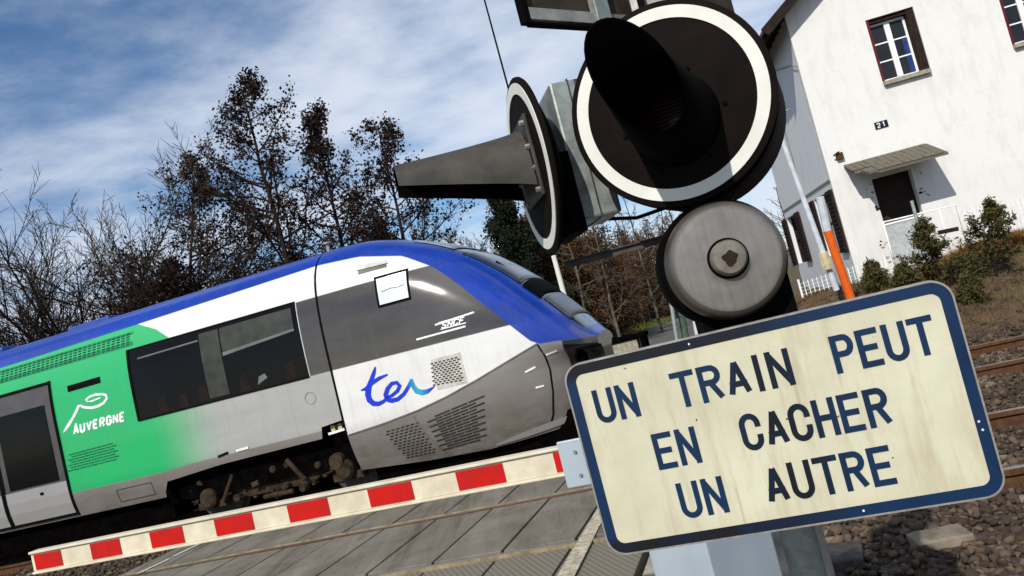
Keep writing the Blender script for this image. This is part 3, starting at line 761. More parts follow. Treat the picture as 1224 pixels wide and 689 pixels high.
def text_on_side(txt, p0, p1, h, w, lead=1.0, shear=.15, mat=None, name='lettering', d=.0045, sw=.6):
    a, b = side(*p0), side(*p1); n = len(txt); adv = (b[0]-a[0])/n; mb = MB()
    for i, ch in enumerate(txt):
        hh = h*(lead if i == 0 else 1)
        for k, stt in enumerate(GL[ch]):
            pts = []
            for x, y in stt:
                u = (i + .12 + x*sw)*adv; pts.append((a[0]+u + y*hh*shear, a[1] + (b[1]-a[1])*u/(b[0]-a[0]) + y*hh))
            q = stripe(pts, w, d + k*.0005, None, None); mb.add(q.v, q.f)
    return mb.build(name, mat, train)
text_on_side('AUVERGNE', (88,519), (151,502), .105, .032, 1.25, .25, MAT['lwhite'], sw=.6)
# "ter" script
tm = NT('ter_blue'); xs = tm.sep(); tm.out(tm.mix(tm.math('MULTIPLY', tm.rng(tm.math('ABSOLUTE', tm.math('ADD', xs[0], 4.03)), .14, .02), .75), (.004,.028,.50), (.02,.42,.42)), .35)
ter = MB()
def p7(x, y): return side(400 + x/3.829, 400 + y/3.829)
for i, (pts, w) in enumerate((
    ([(187,148),(180,175),(168,210),(156,245),(153,275),(160,300),(178,316),(200,318),(222,308),(240,292)], [.018,.05,.06,.075,.08,.075,.065,.055,.045,.035]),
    ([(120,256),(142,250),(172,222),(205,200),(243,183)], [.012,.045,.05,.045,.02]),
    ([(232,290),(262,280),(288,258),(298,236),(285,220),(262,224),(243,248),(234,276),(240,296),(262,303),(290,296),(318,272),(340,236),(352,205)], [.03,.04,.045,.045,.04,.045,.055,.06,.06,.055,.05,.045,.045,.03]),
    ([(352,203),(360,235),(376,258),(400,266),(425,260),(458,238)], [.03,.055,.065,.065,.05,.01]))):
    q = stripe([p7(*p) for p in pts], w, .004 + i*.0005, None, None); ter.add(q.v, q.f)
ter.build('script_logo', tm.mat, train)
# operator's mark: speed lines with slanted letters
sn = MB()
def p6(x, y): return side(360 + x/3.829, 290 + y/3.829)
for i, (a, b, w) in enumerate((((527,445),(750,384),.022),((638,398),(752,368),.012),((612,378),(785,320),.020),((628,368),(762,330),.012))):
    q = stripe([p6(*a), p6(*b)], w, .004+.0005*i, None, None); sn.add(q.v, q.f)
sn.build('speed_lines', MAT['lwhite'], train)
a, b = p6(640,398), p6(742,366)
text_on_side('SNCF', (360+640/3.829, 290+394/3.829), (360+745/3.829, 290+366/3.829), .062, .016, 1, .5, MAT['lwhite'], 'operator_mark', .0065, .66)
for p, w in (((634,444),(640,440)), ((647,463),(652,461)), ((660,423),(673,419))):
    pass
for a, b in (((626,446),(637,440)), ((638,465),(647,463)), ((649,426),(661,421))):
    stripe([side(*a), side(*b)], .022, .010, 'white_dash', MAT['lwhite'])
for a, b in (((393,519),(412,513)), ((283,539),(297,535))):
    stripe([side(*a), side(*b)], .03, .012, 'step_mark', MAT['lwhite'])
stripe([side(261,546), side(273,541)], .03, .012, 'step_hole', MAT['seam'])
# windscreen: wiper, frame edges and lamp pod on top of the nose surface
def top_patch(s0, s1, y0, y1, d, name, mat, n=8, m=6):
    mb = MB(); vs = []
    for i in range(n+1):
        s = s0 + (s1-s0)*i/n
        for j in range(m+1):
            ya = y0(s) if callable(y0) else y0; yb = y1(s) if callable(y1) else y1
            y = ya + (yb-ya)*j/m; w = wid(s); t = min(.999, abs(y)/w); p = pw(s); z = zm(s) + (zt(s)-zm(s))*(1-t**p)**(1/p)
            vs.append((s + d*.5, y - d*.5*(1 if y < 0 else -1)*(t), z + d))
    fs = [(i*(m+1)+j, (i+1)*(m+1)+j, (i+1)*(m+1)+j+1, i*(m+1)+j+1) for i in range(n) for j in range(m)]
    mb.add(vs, fs); o = mb.build(name, mat, train, smooth=True); sl = o.modifiers.new('thick', 'SOLIDIFY'); sl.thickness = .008; return o
wsm = M_('windscreen', (.022,.028,.038), .14, 0, .3, 2, coat=.15)
ws = top_patch(-3.3, -2.66, -.66, .66, .012, 'windscreen', wsm, 10, 14)
top_patch(-3.95, -3.42, -.58, .58, .012, 'roof_fairing', M_('fairing_grey', (.20,.24,.32), .3), 6, 12)
top_patch(-2.64, -2.45, -.68, .68, .016, 'windscreen_band', MAT['black'], 4, 12)
top_patch(-2.43, -2.17, -.60, .60, .014, 'headlight_glass', M_('headlight_glass', (.055,.06,.065), .3, coat=.1), 5, 10)
mb = MB(); mb.tube([(-2.5,-.1,1.93),(-2.75,-.3,2.22),(-2.98,-.40,2.46)], .014, 6);  mb.build('wiper', MAT['seam'], train)
# roof equipment
mb = MB(); mb.box(-9.7,-8.9,-.6,.6,3.12,3.235); mb.box(-13.5,-11,-.6,.6,3.12,3.26); mb.box(-19,-15,-.7,.7,3.12,3.36)
mb.build('roof_unit', MAT['roofkit'], train, bevel=.04)
mb = MB(); mb.tube([(-5.2,-.5,3.1),(-5.2,-.5,3.32)], .025, 8); mb.lathe([(.06,0),(.06,.02)], 12, Matrix.Translation((-5.2,-.5,3.30)) @ Matrix.Rotation(R(90),4,'X')); mb.build('aerial', MAT['steel'], train)
# coupler and buffer beam
mb = MB(); mb.box(-2.4,-1.95,-.12,.12,.62,.84); mb.box(-2.0,-1.86,-.2,.2,.55,.92); mb.box(-2.4,-2.10,-.75,.75,.40,1.12); mb.build('coupler', MAT['under'], train, bevel=.02)
# bogie: wheels, frame, axle boxes, springs, dampers
def bogie(s0, sgn=-1):
    for c in (s0-1.05, s0+1.05):
        for y in (-.80, .80):
            mb = MB(); mb.lathe([(.05,-.05),(.30,-.05),(.355,-.05),(.36,.03),(.385,.05),(.385,.07),(.05,.07)], 28, Matrix.Translation((c, y, .375)))
            mb.build('wheel', MAT['darksteel'], train, smooth='auto')
    mb = MB()
    for y in (-.98, .98):
        mb.prism([(s0-1.35,.46),(s0-.7,.40),(s0-.5,.28),(s0+.5,.28),(s0+.7,.40),(s0+1.35,.46),(s0+1.35,.60),(s0+.6,.60),(s0+.45,.46),(s0-.45,.46),(s0-.6,.60),(s0-1.35,.60)], y-.05, y+.05)
    mb.box(s0-.25, s0+.25, -.95, .95, .3, .5)
    mb.build('bogie_frame', MAT['bogie'], train, bevel=.015)
    for c in (s0-1.05, s0+1.05):
        mb = MB(); M = Matrix.Translation((c, -1.10, .38)); mb.lathe([(.001,-.07),(.10,-.07),(.13,-.04),(.14,.08),(.001,.08)], 18, M)
        mb.box(c-.22, c+.22, -1.08, -.96, .24, .33); mb.tube([(c+.2,-1.1,.3),(c+.42,-1.08,.62)], .03, 8)
        mb.build('axle_box', MAT['bogie'], train, smooth='auto')
        for d in (-.27, .27):
            mb = MB(); pts = [(c+d+.06*math.cos(a), -1.03+.06*math.sin(a), .34+.20*a/(2*math.pi*4)) for a in np.linspace(0, 8*math.pi, 50)]
            mb.tube(pts, .014, 5); mb.build('coil_spring', MAT['bogie'], train, smooth=True)
    for a, b in (((.45,.36),(.25,.66)), ((-.2,.25),(.25,.25))):
        mb = MB(); mb.tube([(s0+a[0],-1.12,a[1]),(s0+b[0],-1.12,b[1])], .032, 8); mb.build('damper', MAT['bogie'], train, smooth='auto')
    mb = MB()
    for k in range(34):
        x = s0 + random.uniform(-1.35, 1.35); z = random.uniform(.24,.64); q = random.uniform(.02,.075); yy = -random.uniform(1.02,1.14)
        if k % 2: mb.box(x-q, x+q, yy, -.95, z-q*.6, z+q*.6, Matrix.Translation((x,0,z)) @ Matrix.Rotation(random.uniform(-.5,.5),4,'Y') @ Matrix.Translation((-x,0,-z)))
        else: mb.lathe([(.001,-.03),(q*.7,-.03),(q*.8,0),(q*.8,.1),(.001,.1)], 10, Matrix.Translation((x,yy+.02,z)))
    tag(mb.build('brake_rigging', MAT['bogie'], train, bevel=.01), kind='stuff')
bogie(-6.4); bogie(-20.5)
mb = MB()
for c, r in ((-5.42,.10),): mb.lathe([(.001,-.06),(r,-.06),(r*1.1,0),(r,.1),(.001,.1)], 18, Matrix.Translation((c,-1.12,.50)))
mb.build('air_reservoir', MAT['bogie'], train, smooth='auto')
mb = MB(); mb.box(-5.36,-5.30,-1.22,-1.15,.88,.96); mb.box(-5.26,-5.20,-1.22,-1.15,.885,.965); mb.build('cock_handle', MAT['yellow'], train, bevel=.01)
mb = MB(); mb.tube([(-7.92,-1.15,.80),(-7.98,-1.2,.62),(-7.95,-1.18,.45),(-7.85,-1.1,.38)], .05, 10); mb.build('sand_pipe', MAT['under'], train, smooth=True)
# ------------------------------------------------------------ barrier
TB = R(19); dB = Vector((math.cos(TB), -math.sin(TB), 0)); nB = Vector((math.sin(TB), math.cos(TB), 0))
bar = empty('crossing_barrier', nB*3.123 + dB*(-1.0), -TB)
tag(bar, 'lowered red and white barrier boom across the road with pale blue grey cabinet', 'barrier')
bm_ = MB(); x0, x1 = -3.06, -.03
bm_.box(x0, x1, -.018, .018, .905, 1.000)
bm_.box(x0, x1, -.030, .034, 1.000, 1.012); bm_.box(x0, x1, -.030, .034, .893, .905)
boom = bm_.build('boom', MAT['boomwhite'], bar, bevel=.003)
edges = [(-3.036,-2.841),(-2.634,-2.433),(-2.234,-2.025),(-1.828,-1.603),(-1.400,-1.177),(-.963,-.740),(-.522,-.301),(-.074,-.036)]
for a, b in edges:
    mb = MB(); mb.box(a, b, -.0215, -.0185, .912, .992); mb.build('red_band', MAT['red'], boom)
mb = MB(); mb.box(-.04, .155, -.045, -.030, .845, 1.035); mb.box(.14,.42,-.06,.06,.86,1.0)
brk = mb.build('boom_bracket', MAT['cabinet'], bar, bevel=.004)
for z in (.89, .985):
    mb = MB(); mb.lathe([(.007,-.008),(.007,0)], 8, Matrix.Translation((.03, -.045, z))); mb.build('bolt', MAT['steel'], brk)
# cabinet: corner towards the camera
pc = at_y(848, 668, 2.62); pl = at_y(777, 668, 2.80); pr_ = at_y(934, 660, 2.86)
P0 = Vector((pc.x, pc.y, 0)); A = Vector((pl.x-pc.x, pl.y-pc.y, 0)); B = Vector((pr_.x-pc.x, pr_.y-pc.y, 0))
locP = bar.location; Mi = Matrix.Rotation(TB, 4, 'Z') @ Matrix.Translation(-locP)
mb = MB()
def quadbox(mb, P, A, B, z0, z1):
    vs = [P+Vector((0,0,z0)), P+B+Vector((0,0,z0)), P+A+B+Vector((0,0,z0)), P+A+Vector((0,0,z0)), P+Vector((0,0,z1)), P+B+Vector((0,0,z1)), P+A+B+Vector((0,0,z1)), P+A+Vector((0,0,z1))]
    mb.add([Mi @ v for v in vs], [(0,3,2,1),(4,5,6,7),(0,1,5,4),(1,2,6,5),(2,3,7,6),(3,0,4,7)])
quadbox(mb, P0, A, B, 0, .98); cab = mb.build('cabinet', MAT['cabinet'], bar, bevel=.006)
mb = MB(); quadbox(mb, P0 - (A+B)*.04, A*1.08, B*1.08, .983, 1.02); mb.build('cabinet_lid', MAT['cabinet'], cab, bevel=.006)
mb = MB(); quadbox(mb, P0 - (A+B)*.05, A*1.1, B*1.1, -.14, .02); mb.build('plinth', MAT['sill'], cab, bevel=.006)
# ------------------------------------------------------------ signal mast and its fittings
SIGN_P = Vector((.3912, 1.468, 1.2249)); SIGN_YAW, SIGN_TILT = R(17.39), R(1.39)
def px_at(px, py, Y): return at_y(px, py, Y)
base = at_y(960, 668, 1.78); mast = empty('signal_mast', (base.x, base.y, 0), -R(12))
tag(mast, 'galvanised channel post carrying the warning bell and red signal lamps', 'post')
mb = MB(); w, d, t = .052, .05, .006
mb.box(-w, w, d-t, d, -.1, 2.75); mb.box(-w, -w+t, -d, d-t, -.1, 2.75); mb.box(w-t, w, -d, d-t, -.1, 2.75); mb.box(-w, -w+.016, -d-t, -d, -.1, 2.75); mb.box(w-.016, w, -d-t, -d, -.1, 2.75)
post = mb.build('channel_post', MAT['steel'], mast, bevel=.001)
mb = MB(); mb.box(-w+t+.002, w-t-.002, -.02, -.012, .2, 1.015); mb.build('cover_plate', MAT['galv'], mast, bevel=.001)
mb = MB(); mb.box(-.16,.16,-.16,.16,-.14,.0); mb.build('mast_foot', MAT['sill'], mast, bevel=.01)
def lamp(center, face, label, parts='front'):
    yaw = math.atan2(face.x, -face.y)         # local -y looks along face
    L = empty('signal_lamp', center, rot=(0, 0, yaw))
    mb = MB(); mb.lathe([(.001,.006),(.207,.006),(.210,.002),(.210,-.004),(.206,-.006),(.001,-.006)], 96); D = mb.build('target_disc', MAT['disc'], L, smooth='auto')
    mb = MB(); mb.lathe([(.172,-.0065),(.172,-.0085),(.197,-.0085),(.197,-.0065)], 96, close=False); mb.build('white_ring', MAT['ring'], D, smooth='auto')
    return L, D
# lamp facing the road, seen from below and in front
C1 = at_y(801, 125, 1.60); F1 = Vector((-.40, -.92, 0)).normalized()
L1, D1 = lamp(C1, F1, '')
tag(L1, 'large round black signal lamp with white ring seen from the front, above the bell', 'signal lamp')
mb = MB(); mb.lathe([(.001,.24),(.19,.24),(.200,.22),(.203,.04),(.203,.008),(.001,.008)], 64, Matrix.Translation((.004,0,-.012))); mb.build('rear_drum', MAT['black'], L1, smooth='auto')
def visor(L, cz, r, ln, drop, mat_o, mat_i, bottom=.08, flare=1.0, topz=0.0):
    """long hood: tube whose lower side is cut away towards the open end"""
    mb = MB(); n, mseg = 40, 10; vs = []
    for lay in (0, 1):
        rr = r - .004*lay
        for i in range(mseg+1):
            for k in range(n):
                a = 2*math.pi*k/n; up = (1+math.sin(a))/2
                Ln = bottom + (ln-bottom)*up**1.15
                f = i/mseg; y = -.007 - Ln*f; ra = rr*(1 + (flare-1)*f)
                vs.append((ra*math.cos(a), y, cz + ra*math.sin(a) + topz*f*f - drop*f))
    o = n*(mseg+1); fs = []; mi = []
    for i in range(mseg):
        for k in range(n):
            k2 = (k+1) % n; fs.append((i*n+k, i*n+k2, (i+1)*n+k2, (i+1)*n+k)); mi.append(0)
            fs.append((o+i*n+k, o+(i+1)*n+k, o+(i+1)*n+k2, o+i*n+k2)); mi.append(1)
    for k in range(n):
        k2 = (k+1) % n; fs.append((mseg*n+k, mseg*n+k2, o+mseg*n+k2, o+mseg*n+k)); mi.append(0)
    mb.add(vs, fs); mb.m = mi
    return mb.build('hood', [mat_o, mat_i], L, smooth='auto')
visor(L1, -.035, .094, .42, .0, MAT['black'], MAT['black'], .12, .74, .03)
mb = MB(); mb.lathe([(.001,-.03),(.05,-.026),(.083,-.010),(.083,-.0075)], 40, Matrix.Translation((0,0,-.035)), close=False); ln1 = mb.build('lens', M_('lens_dark', (.03,.006,.004), .25), L1, smooth=True)
mb = MB()
for k in range(-4, 5): mb.box(-.03, .03, -.034, -.030, -.035+k*.008-.0012, -.035+k*.008+.0012)
mb.build('lens_ribs', M_('lens_rib', (.04,.02,.016), .4), ln1)
for a in range(0, 360, 60):
    mb = MB(); mb.lathe([(.0045,-.010),(.005,-.0065)], 8, Matrix.Translation((.104*math.cos(R(a)),0,-.035+.104*math.sin(R(a))))); mb.build('bolt', MAT['black'], L1)
# lamp facing left, seen edge on
C2 = at_y(637, 200, 1.86); F2 = Vector((-.985, -.155, 0)).normalized()
L2, D2 = lamp(C2, F2, '')
tag(L2, 'round black signal lamp seen edge on with long grey hood pointing left', 'signal lamp')
def hood2(L):
    # sheet metal hood: flat roof sides sloping to a tip, open underneath
    prof = [(-.095,-.06),(-.095,.0),(-.086,.040),(-.062,.070),(-.03,.084),(.03,.084),(.062,.070),(.086,.040),(.095,.0),(.095,-.06)]
    mb = MB(); ns = 8; vs = []
    for lay in (0, 1):
        for i in range(ns+1):
            f = i/ns; y = -.02 - .30*f
            for x, z in prof:
                zz2 = z*(1-.60*f**.8) + .034*f
                q = .965 if lay else 1
                vs.append((x*q*(1-.30*f), y, zz2*q))
    p = len(prof); o = p*(ns+1); fs = []; mi = []
    for i in range(ns):
        for k in range(p-1):
            fs.append((i*p+k, i*p+k+1, (i+1)*p+k+1, (i+1)*p+k)); mi.append(0)
            fs.append((o+i*p+k, o+(i+1)*p+k, o+(i+1)*p+k+1, o+i*p+k+1)); mi.append(1)
    for k in range(p-1): fs.append((ns*p+k, ns*p+k+1, o+ns*p+k+1, o+ns*p+k)); mi.append(0)
    mb.add(vs, fs); mb.m = mi; mb.build('hood', [MAT['visor'], MAT['black']], L, smooth='auto')
hood2(L2)
mb = MB(); mb.box(-.098,.098,-.016,-.007,-.085,.105); fl = mb.build('hood_flange', MAT['visor'], L2, bevel=.003)
for x in (-.09, .09):
    for z in (-.07, -.02, .03, .085):
        mb = MB(); mb.lathe([(.006,-.026),(.007,-.016)], 6, Matrix.Translation((x*.99,0,z))); mb.build('bolt', MAT['steel'], fl)
mb = MB(); mb.lathe([(.001,.04),(.12,.04),(.17,.02),(.18,.007)], 48, close=False); mb.box(-.10,.10,.03,.065,-.185,-.0); mb.build('rear_drum', MAT['black'], L2, smooth='auto')
mb = MB(); mb.box(-.080,.080,.066,.160,-.160,.165); hb = mb.build('housing_box', MAT['galv'], L2, bevel=.006)
mb = MB(); mb.box(-.082,.082,.108,.111,-.162,.167); mb.build('box_seam', MAT['darksteel'], hb)
mb = MB(); mb.lathe([(.009,-.012),(.012,0)], 8, Matrix.Translation((-.02,.10,.1)) @ Matrix.Rotation(R(90),4,'Z')); mb.build('bolt', MAT['steel'], hb)
# bracket arm from the mast to the side lamp
a0, a1 = at_y(676, 318, 1.92), at_y(815, 281, 1.80)
arm = MB(); d_ = (a1-a0).normalized(); up = Vector((0,0,1)); sd_ = d_.cross(up).normalized()
def bar3(mb, a, b, w, h, off=Vector((0,0,0))):
    d = (b-a).normalized(); s_ = d.cross(Vector((0,0,1))).normalized(); u = s_.cross(d)
    vs = [p + s_*(x*w/2) + u*(z*h/2) + off for p in (a, b) for x, z in ((-1,-1),(1,-1),(1,1),(-1,1))]
    mb.add(vs, [(0,1,2,3),(7,6,5,4),(0,4,5,1),(1,5,6,2),(2,6,7,3),(3,7,4,0)])
bar3(arm, a0, a1, .006, .014); bar3(arm, a0, a1, .022, .003, Vector((0,0,.0087)))
ao = arm.build('bracket_arm', MAT['darksteel']); tag(ao, 'rusty angle iron bracket holding the side lamp to the mast behind the bell', 'bracket')
mb = MB(); c0_, c1_ = at_y(722, 262, 1.93), at_y(800, 247, 1.80); mb.tube([c0_, (c0_+c1_)/2 - Vector((0,0,.012)), c1_], .0045, 8)
tag(mb.build('cable', MAT['black'], smooth=True), 'thin black cable running between the two signal lamps', 'cable')
# bell
CB = at_y(867, 311, 1.55); FB = Vector((-.08, -1, 0)).normalized()
bell = empty('warning_bell', CB, rot=(R(-2), 0, math.atan2(FB.x, -FB.y)))
tag(bell, 'round grey metal warning bell with central knob above the text sign', 'bell')
mb = MB(); mb.lathe([(.001,-.030),(.090,-.0295),(.1015,-.0285),(.1035,-.0262),(.108,-.024),(.113,-.015),(.116,-.002),(.1165,.02),(.112,.022),(.001,.022)], 96); mb.build('gong', MAT['bell'], bell, smooth='auto')
mb = MB(); mb.lathe([(.001,.024),(.122,.024),(.127,.034),(.127,.10),(.10,.13),(.001,.13)], 64); mb.box(-.07,.115,.03,.14,-.19,-.03); mb.build('casing', MAT['black'], bell, smooth='auto')
mb = MB(); mb.lathe([(.001,-.052),(.012,-.052),(.030,-.050),(.034,-.045),(.035,-.030)], 40, close=False); kn = mb.build('knob', MAT['knob'], bell, smooth='auto')
mb = MB(); mb.lathe([(.0352,-.0318),(.0352,-.0325),(.0395,-.0320),(.0395,-.0300)], 40, close=False); mb.build('knob_gasket', MAT['black'], kn, smooth='auto')
mb = MB(); pts = [(.014*math.cos(t)*(1+.14*math.sin(3*t)+.12*math.sin(5*t)), .014*math.sin(t)*(1+.16*math.cos(4*t+1))-.002) for t in np.linspace(0, 2*math.pi, 19)[:-1]]; mb.prism(pts, -.0530, -.0518); mb.build('rust_patch', M_('rust_dark', (.018,.011,.005), .9), kn)
# back of another panel, high on the mast
c_ = at_y(626, 28, 1.58); dirp = R(51.6)
pan = empty('mast_panel', c_, rot=(0, 0, math.pi/2 - dirp))   # local x runs away to the right
tag(pan, 'dark brown back of a framed panel cut off at the top edge of the picture', 'sign')
pb = M_('panel_back', (.035,.028,.018), .8, 0, .4, 12)
mb = MB(); mb.box(0,.75,0,.004,0,.45); mb.build('panel_sheet', pb, pan)
mb = MB(); mb.box(.012,.20,-.012,0,.004,.03); mb.box(.244,.75,-.012,0,.004,.03); mb.build('frame_rail', MAT['steel'], pan, bevel=.001)
mb = MB(); mb.box(-.004,.012,-.012,.006,-.003,.45); mb.box(.012,.75,-.003,.006,-.006,-.0005); mb.build('frame_edge', MAT['black'], pan)
mb = MB(); mb.box(.20,.244,-.022,-.002,-.004,.45); mb.build('stiffener', MAT['galv'], pan, bevel=.002)

# ------------------------------------------------------------ the sign
sign = empty('warning_sign', SIGN_P)
rv = Vector((math.cos(SIGN_YAW), -math.sin(SIGN_YAW), 0)); nv = Vector((-math.sin(SIGN_YAW), -math.cos(SIGN_YAW), 0)); up = Vector((0,0,1))
u2 = up*math.cos(SIGN_TILT) + nv*math.sin(SIGN_TILT); n2_ = nv*math.cos(SIGN_TILT) - up*math.sin(SIGN_TILT)
Ms = Matrix.Identity(3)
for i in range(3): Ms[i][0] = rv[i]; Ms[i][1] = -n2_[i]; Ms[i][2] = u2[i]
sign.rotation_euler = Ms.to_euler()
tag(sign, 'cream rectangular sign with navy border reading UN TRAIN PEUT EN CACHER UN AUTRE', 'sign')
def rrect(w, h, r, n=8):
    P = []
    for cx, cz, a in ((w-r, h-r, 0), (-w+r, h-r, 90), (-w+r, -h+r, 180), (w-r, -h+r, 270)):
        P += [(cx+r*math.cos(R(a+90*i/n)), cz+r*math.sin(R(a+90*i/n))) for i in range(n+1)]
    return P
def ring_plate(o, i, y0, y1):
    mb = MB(); n = len(o); vs = [(x, y0, z) for x, z in o] + [(x, y0, z) for x, z in i] + [(x, y1, z) for x, z in o] + [(x, y1, z) for x, z in i]
    fs = []
    for k in range(n):
        k2 = (k+1) % n; fs += [(k, k2, n+k2, n+k), (k, 2*n+k, 2*n+k2, k2), (n+k, n+k2, 3*n+k2, 3*n+k), (2*n+k, 3*n+k, 3*n+k2, 2*n+k2)]
    mb.add(vs, fs); return mb
mb = MB(); mb.prism(rrect(.3485,.188,.034), 0, .012); mb.build('face', MAT['cream'], sign)
ring_plate(rrect(.3510,.1905,.036), rrect(.3478,.1873,.0335), -.0015, .014).build('rim', MAT['alu'], sign)
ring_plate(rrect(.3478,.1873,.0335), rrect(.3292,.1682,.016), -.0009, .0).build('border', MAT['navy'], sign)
SW = .0103
def letters(word, x0, x1, z0, h):
    n = len(word); wI = .30
    ws = [wI if c == 'I' else 1. for c in word]; gap = .58
    unit = (x1-x0-SW) / (sum(ws) + gap*(n-1)); x = x0 + SW/2
    for c, w in zip(word, ws):
        mb = MB()
        for k, st_ in enumerate(GL[c]):
            pts = [(x + (px_ if c != 'I' else .5)*w*unit, z0 + SW/2 + py_*(h-SW)) for px_, py_ in st_]
            # square the stroke ends to full letter height
            def ext(a, b):
                d = Vector((a[0]-b[0], a[1]-b[1])).normalized()*SW/2; return (a[0]+d.x, a[1]+d.y)
            diag = abs(pts[0][0]-pts[-1][0]) > .004 and len(pts) == 2 and abs(pts[0][1]-pts[-1][1]) > .004
            if not diag and len(pts) >= 2: pts = [ext(pts[0], pts[1])] + pts[1:-1] + [ext(pts[-1], pts[-2])]
            mb.ribbon(pts, SW, -.0012 - .00012*k, .0002)
        # 'A' and 'N' diagonals are trimmed by the plate of the stems
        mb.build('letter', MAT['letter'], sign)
        x += (w + gap)*unit
letters('UN', -.3045, -.2205, .0660, .0665)
letters('TRAIN', -.1500, .0665, .0645, .0675)
letters('PEUT', .1385, .3060, .0670, .0675)
letters('EN', -.2140, -.1310, -.0420, .0690)
letters('CACHER', -.0505, .2060, -.0385, .0685)
letters('UN', -.1925, -.1060, -.1415, .0685)
letters('AUTRE', -.0335, .1880, -.1405, .0690)
for x, z in ((-.10,.178),(.12,-.178),(.335,-.06),(.3375,-.075)):
    mb = MB(); mb.prism([(x+.0022*math.cos(t)*random.uniform(.5,1.2), z+.0022*math.sin(t)) for t in np.linspace(0,6.28,8)[:-1]], -.0016, 0); mb.build('paint_chip', MAT['ring'], sign)
mb = MB(); mb.box(-.30,.30,.0125,.03,.06,.085); mb.box(-.30,.30,.0125,.03,-.085,-.06); mb.build('back_rail', MAT['steel'], sign, bevel=.002)
# ------------------------------------------------------------ the house
HA = R(9.6); house = empty('house', (6.98, 16.5, 0), -HA)
tag(house, 'white rendered two storey house with tiled canopy over its door on the bank', 'house')
def holed_wall(x0, x1, z0, z1, holes, t, name, mat, parent, axis_='x', top=None):
    """wall plate with openings; outer face at y=0 (or x=0), thickness t inward"""
    xs = sorted({x0, x1, *[h[0] for h in holes], *[h[1] for h in holes]}); zs = sorted({z0, z1, *[h[2] for h in holes], *[h[3] for h in holes]})
    mb = MB()
    def inh(a, b): return any(h[0] <= a < h[1] and h[2] <= b < h[3] for h in holes)
    def P(x, y, z): return (x, y, z) if axis_ == 'x' else (y, x, z)
    for i in range(len(xs)-1):
        for j in range(len(zs)-1):
            a, b, c, d = xs[i], xs[i+1], zs[j], zs[j+1]
            if inh(a, c): continue
            mb.add([P(a,0,c), P(b,0,c), P(b,0,d), P(a,0,d)], [(0,1,2,3)]); mb.add([P(a,t,c), P(b,t,c), P(b,t,d), P(a,t,d)], [(3,2,1,0)])
    for a, b, c, d in list(holes) + [(x0, x1, z0, z1)]:
        mb.add([P(a,0,c), P(b,0,c), P(b,t,c), P(a,t,c)], [(0,1,2,3)]); mb.add([P(a,0,d), P(b,0,d), P(b,t,d), P(a,t,d)], [(0,1,2,3)])
        mb.add([P(a,0,c), P(a,t,c), P(a,t,d), P(a,0,d)], [(0,1,2,3)]); mb.add([P(b,0,c), P(b,t,c), P(b,t,d), P(b,0,d)], [(0,1,2,3)])
    return mb.build(name, mat, parent)
HX, EZ, RX = 9.0, 6.62, 4.6
fw_ = holed_wall(0, HX, .3, EZ, [(1.50,2.45,4.68,6.02),(4.03,4.98,4.68,6.02),(.78,1.56,.95,2.80),(4.0,4.9,1.9,3.2)], .28, 'front_wall', MAT['wallwhite'], house)
mb = MB(); mb.prism([(0,EZ),(HX,EZ),(HX/2,EZ+3.2)], 0, .28); mb.build('gable', MAT['wallwhite'], house)
sw_ = holed_wall(0.285, 6.1, .3, EZ, [(.55,1.95,1.47,2.82),(4.55,5.9,1.47,2.78)], .25, 'side_wall', MAT['wallgrey'], house, 'y')
mb = MB(); mb.box(-.022,.0,.0,6.1,2.99,3.03); mb.box(-.012,-.001,.0,6.1,.35,2.99) if False else None; mb.build('string_course', MAT['sill'], house)
mb = MB(); mb.box(HX-.25,HX,.29,6.1,.3,EZ); mb.box(.26,HX-.26,5.85,6.1,.3,EZ); mb.build('rear_wall', MAT['wallwhite'], house)
mb = MB(); mb.box(.3,HX-.3,1.2,5.8,.3,6.5); mb.build('dark_interior', MAT['under'], house)
def sash(parent_x0, x1, z0, z1):
    x0 = parent_x0; y = .17; w = MB()
    f = .045; cx = (x0+x1)/2
    w.box(x0, x0+f, y, y+.06, z0, z1); w.box(x1-f, x1, y, y+.06, z0, z1); w.box(x0+f, x1-f, y, y+.06, z1-f, z1); w.box(x0+f, x1-f, y, y+.06, z0, z0+f*1.3); w.box(cx-.055, cx+.055, y-.012, y+.055, z0+f*1.3, z1-f)
    zs = [z0+f*1.3 + (z1-z0-2.3*f)*k/3 for k in range(4)]
    for k in (1, 2):
        w.box(x0+f, cx-.055, y+.008, y+.045, zs[k]-.014, zs[k]+.014); w.box(cx+.055, x1-f, y+.008, y+.045, zs[k]-.014, zs[k]+.014)
    win = w.build('window', MAT['winwhite'], house)
    for a, b in ((x0+f, cx-.055), (cx+.055, x1-f)):
        for k in range(3):
            m_ = MB(); m_.box(a, b, y+.024, y+.030, zs[k]+.01, zs[k+1]-.01); m_.build('pane', MAT['pane'], win)
    m_ = MB(); m_.box(x1-f-.10, x1-f-.005, y+.016, y+.0225, z0+.06, z1-.42); m_.build('curtain', MAT['curtain'], win)
    m_ = MB(); m_.box(x0-.06, x1+.13, -.10, .16, z0-.09, z0-.003); m_.build('sill', MAT['sill'], win, bevel=.008)
    return win
for a in (1.50, 4.03):
    wq = sash(a+.06, a+.79, 4.68, 5.93)
    m_ = MB(); m_.box(a+.003, a+.058, .01, .23, 4.683, 6.017); m_.build('shutter_edge', MAT['redframe'], wq)
    m_ = MB(); m_.box(a+.80, a+.947, .03, .24, 4.683, 6.017); m_.box(a+.06, a+.80, .06, .24, 5.935, 6.017); m_.build('folded_shutter', MAT['shutter'], wq)
wq = sash(4.06, 4.84, 1.9, 3.2)
